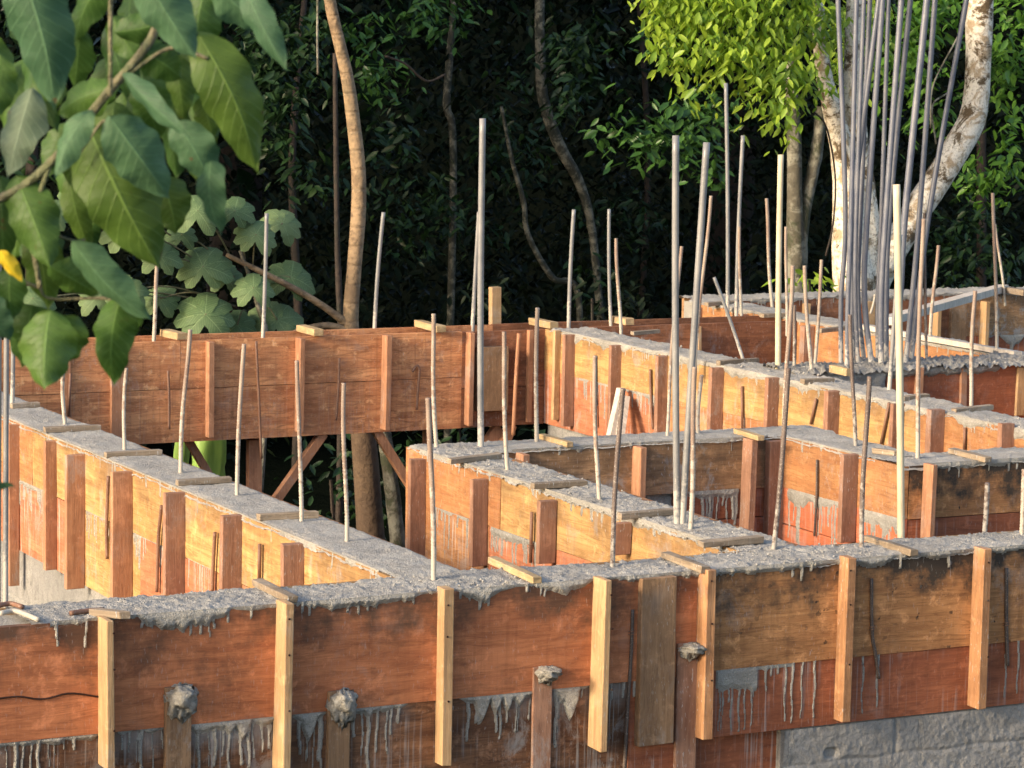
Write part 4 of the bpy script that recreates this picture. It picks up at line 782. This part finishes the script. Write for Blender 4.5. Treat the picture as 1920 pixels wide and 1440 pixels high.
# understorey sprays
def shrub(label, blobs, mat, L, dens, seed, y, name='shrub', k=5):
    base = ony(blobs[0][0], blobs[0][1], y); base[2] = GZ; t = thing(name, label, 'shrub', base, 'shrubs below the forest trees')
    c = ony(blobs[0][0], blobs[0][1], y)
    V, F = tube([base, base*.5+c*.5+np.array([.03, 0, 0]), c], [.02, .015, .008], 6); obj('stem', V, F, M['darkbark'], t)
    C = blob_points(blobs, dens, seed, .8); B, D, Ls = clusters(C, k, L, seed+1); leafcloud('foliage', B, D, Ls, M[mat], t, seed=seed)
shrub('dim green shrub seen under the far wall between the slanted braces', [(620, 900, 90, 60, 12.9), (560, 960, 60, 40, 12.8), (690, 960, 60, 50, 13.0)], 'ldark', .07, 420, 71, 12.9)
shrub('dim shrub seen under the far wall left of the tall grey conduit', [(860, 800, 60, 40, 13), (760, 850, 50, 50, 13.2), (1000, 800, 50, 30, 13.2)], 'ldark', .07, 260, 72, 13)
shrub('small bright green shrub at the foot of the sunlit tree', [(1518, 525, 22, 26, 13.2), (1505, 550, 22, 14, 13.1), (1545, 545, 20, 20, 13.3)], 'lbright', .09, 380, 73, 13.2)
shrub('dim shrub above the far corner of the formwork', [(1110, 560, 90, 40, 14.5), (1200, 540, 60, 40, 14.6), (900, 560, 60, 40, 14.8)], 'lback', .08, 260, 74, 14.5)
# general dark understorey mass
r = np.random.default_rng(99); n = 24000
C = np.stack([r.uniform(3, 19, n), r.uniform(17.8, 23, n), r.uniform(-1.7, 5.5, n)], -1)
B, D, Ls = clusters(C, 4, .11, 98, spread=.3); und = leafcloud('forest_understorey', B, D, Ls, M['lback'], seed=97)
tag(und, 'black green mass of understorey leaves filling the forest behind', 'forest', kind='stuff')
# forest carried on left and overhead: mostly unseen trees added to cast shade
def shade_tree(x, y, h, rad, seed, label):
    t = thing('forest_tree', label, 'tree', (x, y, GZ), 'tall trees added to shade the forest')
    V, F = tube(spline([(x, y, GZ-.2), (x+.1, y, 2), (x-.1, y+.1, h*.7), (x, y, h)], 16), np.linspace(.22, .06, 16), 10, wob=.2); obj('trunk', V, F, M['darkbark'], t, smooth=True)
    rr = np.random.default_rng(seed); n = 1500; p = rr.normal(0, 1, (n, 3)); p /= np.linalg.norm(p, axis=1)[:, None]; p *= (rr.random(n)**.4)[:, None]
    C = np.array([x, y, h*.55])+p*np.array([rad, rad*.75, h*.52]); B, D, Ls = clusters(C, 4, .32, seed, spread=.4); leafcloud('crown', B, D, Ls, M['ldark'], t, seed=seed)
for i, (x, y, h, rd, lb) in enumerate(((-7, 17.5, 9, 2.6, 'tall dense shade tree added far off to the left of the view'), (-3, 17.8, 9.5, 2.6, 'tall dense shade tree added second from the far left beyond the view'), (1, 17.3, 9, 2.5, 'tall dense shade tree added just left of the view behind the clearing'), (4, 19.5, 10, 2.5, 'tall dense shade tree added behind the upper left corner'), (8.5, 21, 11, 3.2, 'tall dense shade tree added overhanging the forest centre'), (13, 21, 11, 3.2, 'tall dense shade tree added overhanging behind the sunlit tree'), (17.5, 19, 10, 3, 'tall dense shade tree added beyond the right edge'))):
    shade_tree(x, y, h, rd, 200+i, lb)
# ---------------------------------------------------------------- the plant with big lobed leaves
def lobed_leaf(c, rad, normal, lobes, seed, spin=0.0, fold=.25):
    r = np.random.default_rng(seed); nrm = np.array(normal, float); nrm /= np.linalg.norm(nrm)
    a = np.cross(nrm, [0, 0, 1.0]); a /= np.linalg.norm(a); b = np.cross(nrm, a)
    V = []; F = []; UV = []
    for k in range(lobes):
        th = spin+(k-(lobes-1)/2)*(2*math.pi*.86/lobes); L = rad*(1-.28*abs(k-(lobes-1)/2)/(lobes/2))*r.uniform(.88, 1.08); w_ = L*.31
        o = len(V); nn = 9
        dirv = math.cos(th)*b*1.0+math.sin(th)*a; sd = -math.sin(th)*b+math.cos(th)*a
        for i in range(nn):
            t = i/(nn-1); hw = w_*(.10+.90*math.sin(min(1, t*.80+.06)*math.pi)**.8) if t < 1 else .02*w_
            dr = -.60*L*t*t
            for j in (-1, -.5, 0, .5, 1):
                wv = 1+.10*math.sin(t*24+j*3+k)*abs(j)
                p = c+dirv*L*t+sd*hw*j*wv+nrm*(dr-(1-abs(j))*-.0+abs(j)*.0-(abs(j))*fold*hw*(.6+.3*math.sin(t*9+k)))
                V.append(p); UV.append((t, j))
        for i in range(nn-1):
            for j in range(4): q = o+i*5+j; F.append((q, q+1, q+6, q+5))
    return V, F, UV
def put_uv(me, UV):
    l = me.uv_layers.new(name='UVMap'); UV = np.array(UV, np.float32); idx = np.zeros(len(me.loops), np.int32); me.loops.foreach_get('vertex_index', idx); l.data.foreach_set('uv', UV[idx].ravel())
    at = me.attributes.new('vary', 'FLOAT', 'FACE'); at.data.foreach_set('value', np.full(len(me.polygons), random.random(), np.float32))
base = ony(470, 640, 12.5); base[2] = GZ
cec = thing('lobed_leaf_plant', 'young plant with big pale lobed leaves behind the far wall at left', 'plant', base)
hub = ony(500, 700, 12.5)
V, F = tube(spline([base, hub, ony(480, 560, 12.5), ony(450, 470, 12.5)], 16), np.linspace(.022, .008, 16), 8); obj('stem', V, F, M['greybark'], cec, smooth=True)
for i, (u, v, rp, nu, spin) in enumerate(((370, 395, 62, .1, .2), (440, 395, 48, .2, .4), (530, 418, 52, .5, .9), (480, 440, 52, .2, .2), (545, 520, 62, .5, .6), (475, 540, 50, .1, 0), (380, 500, 66, 0, 0), (425, 520, 45, .3, .4), (385, 590, 74, 0, 0), (520, 600, 66, .3, .3), (235, 430, 62, -.2, -.3), (235, 545, 50, -.2, -.5), (300, 560, 48, -.1, .2), (150, 355, 56, -.1, 0), (445, 610, 52, .2, .3), (95, 400, 45, -.2, 0), (300, 480, 50, 0, .3), (180, 560, 45, 0, 0), (60, 560, 50, 0, 0), (340, 440, 40, .2, 0))):
    y = 12.35+.12*((i*7) % 5)/2; c = ony(u, v, y); sc_ = np.linalg.norm(c-EYE)/FPX
    V, F, UV = lobed_leaf(c, rp*sc_, (-.45+nu*.5, -1.0, .75), 7 if i % 3 else 8, 300+i, spin=spin*.5+math.pi)
    o = obj('leaf', V, F, M['lcec'], cec, smooth=True); put_uv(o.data, UV)
    pb = ony(470+(u-470)*.35, 560+(v-560)*.45, 12.6); Vp, Fp = tube(spline([pb, (pb+c)/2+np.array([0, 0, .03]), c], 8), .004, 6); obj('leaf_stalk', Vp, Fp, M['twig'], cec, smooth=True)
# banana stem under the far wall
b0 = ony(385, 1060, 12.1); b0[2] = GZ
ban = thing('banana_plant', 'pale green banana stem and leaf seen under the far wall', 'plant', b0)
V, F = tube(spline([b0, ony(388, 950, 12.1), ony(392, 850, 12.1), ony(396, 760, 12.1)], 14), np.linspace(.085, .062, 14), 22, wob=.35, seed=3); o = obj('stem', V, F, M['ban'], ban, smooth=True); set_vary(o.data, np.array([.6]), len(F))
a, b = ony(352, 780, 12.0), ony(335, 960, 12.0); tt = np.linspace(0, 1, 12); V = []; UV = []
for t in tt:
    c = a*(1-t)+b*t; hw = .035*math.sin(math.pi*min(1, .15+t*.85))+.004
    for j in (-1, 0, 1): V.append(c+np.array([hw*j, .03*abs(j), 0])); UV.append((t, j))
o = obj('leaf', V, [(i*3+j, i*3+j+1, i*3+j+4, i*3+j+3) for i in range(11) for j in (0, 1)], M['ban'], ban, smooth=True); set_vary(o.data, np.array([.9]), 22)
# hanging vines
for pts, y, lab in ((((596, -20), (595, 60), (596, 140)), 12.6, 'thin vine hanging from above left of the curved trunk'), (((1822, -10), (1800, 60), (1750, 160), (1745, 240)), 15, 'thin vine behind the pale limb'), (((1525, 208), (1550, 240), (1566, 330), (1562, 420), (1548, 480)), 14.0, 'brown liana hanging along the pale forked trunk'), (((722, 105), (760, 120), (800, 152), (835, 140)), 16.5, 'thin vine sagging through the dark forest'), (((1755, 270), (1748, 200), (1775, 175)), 14.3, 'looped pale vine beside the pale limb')):
    P3 = [ony(u, v, y) for u, v in pts]; V, F = tube(spline(P3, 24), .006 if y < 16 else .008, 6, wob=.2); tag(obj('vine', V, F, M['greybark' if y < 15.5 and 'liana' not in lab else 'darkbark'], smooth=True, origin=P3[0]), lab, 'vine')
# ---------------------------------------------------------------- near branch with broad leaves
br_o = atd(-260, 420, 2.25); base = br_o.copy(); base[2] = GZ
nb = thing('overhanging_tree', 'near branch with broad drooping green leaves hanging into the upper left', 'tree', base)
V, F = tube(spline([base, base*.5+br_o*.5+np.array([-.03, 0, 0]), br_o, atd(-300, -300, 2.3)], 20), np.linspace(.035, .022, 20), 10); obj('trunk', V, F, M['twig'], nb, smooth=True)
for pts, rr_, y in ((((-260, 470), (0, 372), (95, 305), (165, 220), (205, 170), (285, 70), (330, -60)), .0036, 2.3), (((207, 180), (207, 60), (208, -60)), .0019, 2.28), (((165, 220), (230, 150), (320, 90), (390, 110)), .0016, 2.3), (((95, 305), (60, 420), (75, 540)), .0022, 2.3), (((200, 240), (190, 230), (140, 300)), .0012, 2.26), (((75, 540), (95, 560), (200, 560), (235, 580)), .0013, 2.33), (((60, 420), (130, 450), (160, 450)), .0012, 2.33), (((-60, 500), (20, 520), (75, 540)), .0016, 2.35)):
    V, F = tube(spline([atd(u, v, y) for u, v in pts], 24), rr_, 8); obj('stem', V, F, M['twig'], nb, smooth=True)
def fgleaf(ub, vb, ut, vt, wpx, mat, depth=2.3, tilt=0.0, curl=.12, bulge=.08, seed=0, side=0.0, foreshort=1.0):
    r = np.random.default_rng(seed*7+3); nl, nw = 26, 11
    a = atd(ub, vb, depth); b = atd(ut, vt, depth+tilt); ax = b-a; L = np.linalg.norm(ax); ax /= L; view = _f
    nrm = -view-ax*(-view@ax); nrm /= np.linalg.norm(nrm); sd = np.cross(ax, nrm); ang = side; nr2 = nrm*math.cos(ang)+sd*math.sin(ang); sd2 = np.cross(ax, nr2)
    hwid = wpx/2*depth/FPX/max(.5, math.cos(ang)); V = []; UV = []; ph = r.uniform(0, 6, 4); cv = r.uniform(-.06, .06)
    for i in range(nl):
        t = i/(nl-1); prof = (math.sin(math.pi*t**.82)**.72)*(1-.25*t)+.0
        prof = max(prof, .015) if 0 < t < 1 else .012
        if t > .9: prof *= (1-t)/.1*.9+.1 if t < 1 else .05
        cen = a+ax*L*t+nr2*L*bulge*math.sin(math.pi*t)*1.0+sd2*L*cv*math.sin(math.pi*t)-np.array([0, 0, 1])*L*.0
        for j in range(nw):
            s = j/(nw-1)*2-1; wv = 1+.05*math.sin(t*30+ph[0]+s)*abs(s)**2+.05*math.sin(t*13+ph[1]+2*s)*abs(s)
            z = -abs(s)**1.6*hwid*.45*prof*(1+.5*math.sin(t*5+ph[2]))+hwid*.13*math.sin(t*17+ph[3]+(0 if s > 0 else 1.7))*abs(s)**2+hwid*.05*math.sin(t*62)*(1-abs(s))*abs(s)*2
            V.append(cen+sd2*hwid*prof*s*wv+nr2*z); UV.append((t, s))
    F = [(i*nw+j, i*nw+j+1, (i+1)*nw+j+1, (i+1)*nw+j) for i in range(nl-1) for j in range(nw-1)]
    F = [tuple(reversed(f)) for f in F]
    o = obj('leaf', V, F, M[mat], nb, smooth=True); put_uv(o.data, UV); return o
LV0 = 1
LV = [(35, -70, 103, 205, 135, 'lfgb', 2.15, 0), (262, -60, 368, 112, 105, 'lfgb', 2.16, .1), (370, 60, 482, 324, 122, 'lfgo', 2.3, -.2), (455, -40, 540, 135, 62, 'lfgb', 2.28, .3), (400, -30, 520, 60, 90, 'lfgb', 2.3, .3),
      (172, 205, 104, 335, 62, 'lfgb', 2.2, .3), (205, 218, 318, 372, 118, 'lfgb', 2.2, -.1), (165, 235, 300, 506, 165, 'lfgo', 2.27, 0), (150, 240, 130, 350, 90, 'lfgo', 2.35, 0), (228, 138, 356, 258, 46, 'lfgb', 2.2, .5),
      (265, 95, 342, 148, 80, 'lfg', 2.3, 0), (205, 165, 110, 215, 80, 'lfg', 2.33, .2), (60, 165, 15, 335, 90, 'lfgp', 2.3, .2), (30, 330, 95, 505, 105, 'lfg', 2.3, 0), (45, 360, 60, 480, 90, 'lfgo', 2.36, 0), (0, 330, 5, 500, 80, 'lfg', 2.32, 0),
      (330, 225, 400, 355, 90, 'lfgb', 2.33, .2), (395, 300, 415, 440, 62, 'lfgb', 2.31, .5), (135, 450, 284, 600, 74, 'lfgb', 2.25, .4), (225, 560, 214, 724, 88, 'lfg', 2.28, .1), (250, 560, 240, 640, 60, 'lfg', 2.36, .2),
      (95, 580, 84, 732, 120, 'lfg', 2.26, .0), (120, 590, 100, 700, 110, 'lfg', 2.33, -.2), (60, 570, 40, 690, 100, 'lfg', 2.34, .1), (20, 500, 25, 600, 70, 'lfg', 2.3, .1), (95, 500, 186, 552, 70, 'lfg', 2.27, .2), (70, 430, 90, 580, 90, 'lfgo', 2.35, 0),
      (205, -50, 140, 80, 70, 'lfg', 2.35, .2), (210, 30, 260, 120, 70, 'lfg', 2.37, 0), (215, 60, 330, 30, 60, 'lfg', 2.36, .3), (150, 60, 140, 170, 70, 'lfg', 2.38, 0), (330, 100, 345, 230, 60, 'lfgo', 2.4, .1), (280, 150, 300, 260, 90, 'lfg', 2.42, 0), (100, 130, 60, 200, 60, 'lfg', 2.4, 0),
      (0, 100, -20, 230, 80, 'lfg', 2.4, 0), (215, 190, 215, 320, 100, 'lfgo', 2.42, 0), (0, 470, 42, 528, 34, 'lyel', 2.24, .2), (385, -20, 375, 120, 90, 'lfg', 2.42, .1), (300, 330, 330, 440, 90, 'lfgo', 2.4, 0), (230, 230, 180, 400, 100, 'lfgo', 2.4, .2),
      (130, 330, 170, 470, 60, 'lfgo', 2.42, .1), (-30, 560, 20, 640, 70, 'lfgb', 2.3, .3), (-60, 905, 30, 912, 22, 'lfgb', 2.1, .8), (300, -30, 360, 40, 90, 'lfg', 2.42, 0), (60, -60, 20, 60, 90, 'lfg', 2.42, 0), (380, 180, 400, 260, 60, 'lfgo', 2.42, 0)]
rl = random.Random(5)
for k in range(34):
    u, v = rl.uniform(-20, 400), rl.uniform(-40, 430)
    if u+v*.55 > 520 or (u > 250 and v > 300): continue
    dx, dy = rl.uniform(-50, 60), rl.uniform(100, 170); LV.append((u, v, u+dx, v+dy, rl.uniform(60, 100), rl.choice(['lfg', 'lfg', 'lfgo', 'lfgd']), rl.uniform(2.44, 2.62), rl.uniform(-.3, .5)))
for i, (a, b, c, d, wd, mt, dp, sd_) in enumerate(LV): fgleaf(a, b, c, d, wd, mt, depth=dp, side=sd_, seed=i, tilt=random.uniform(-.02, .04), bulge=random.uniform(.03, .13))
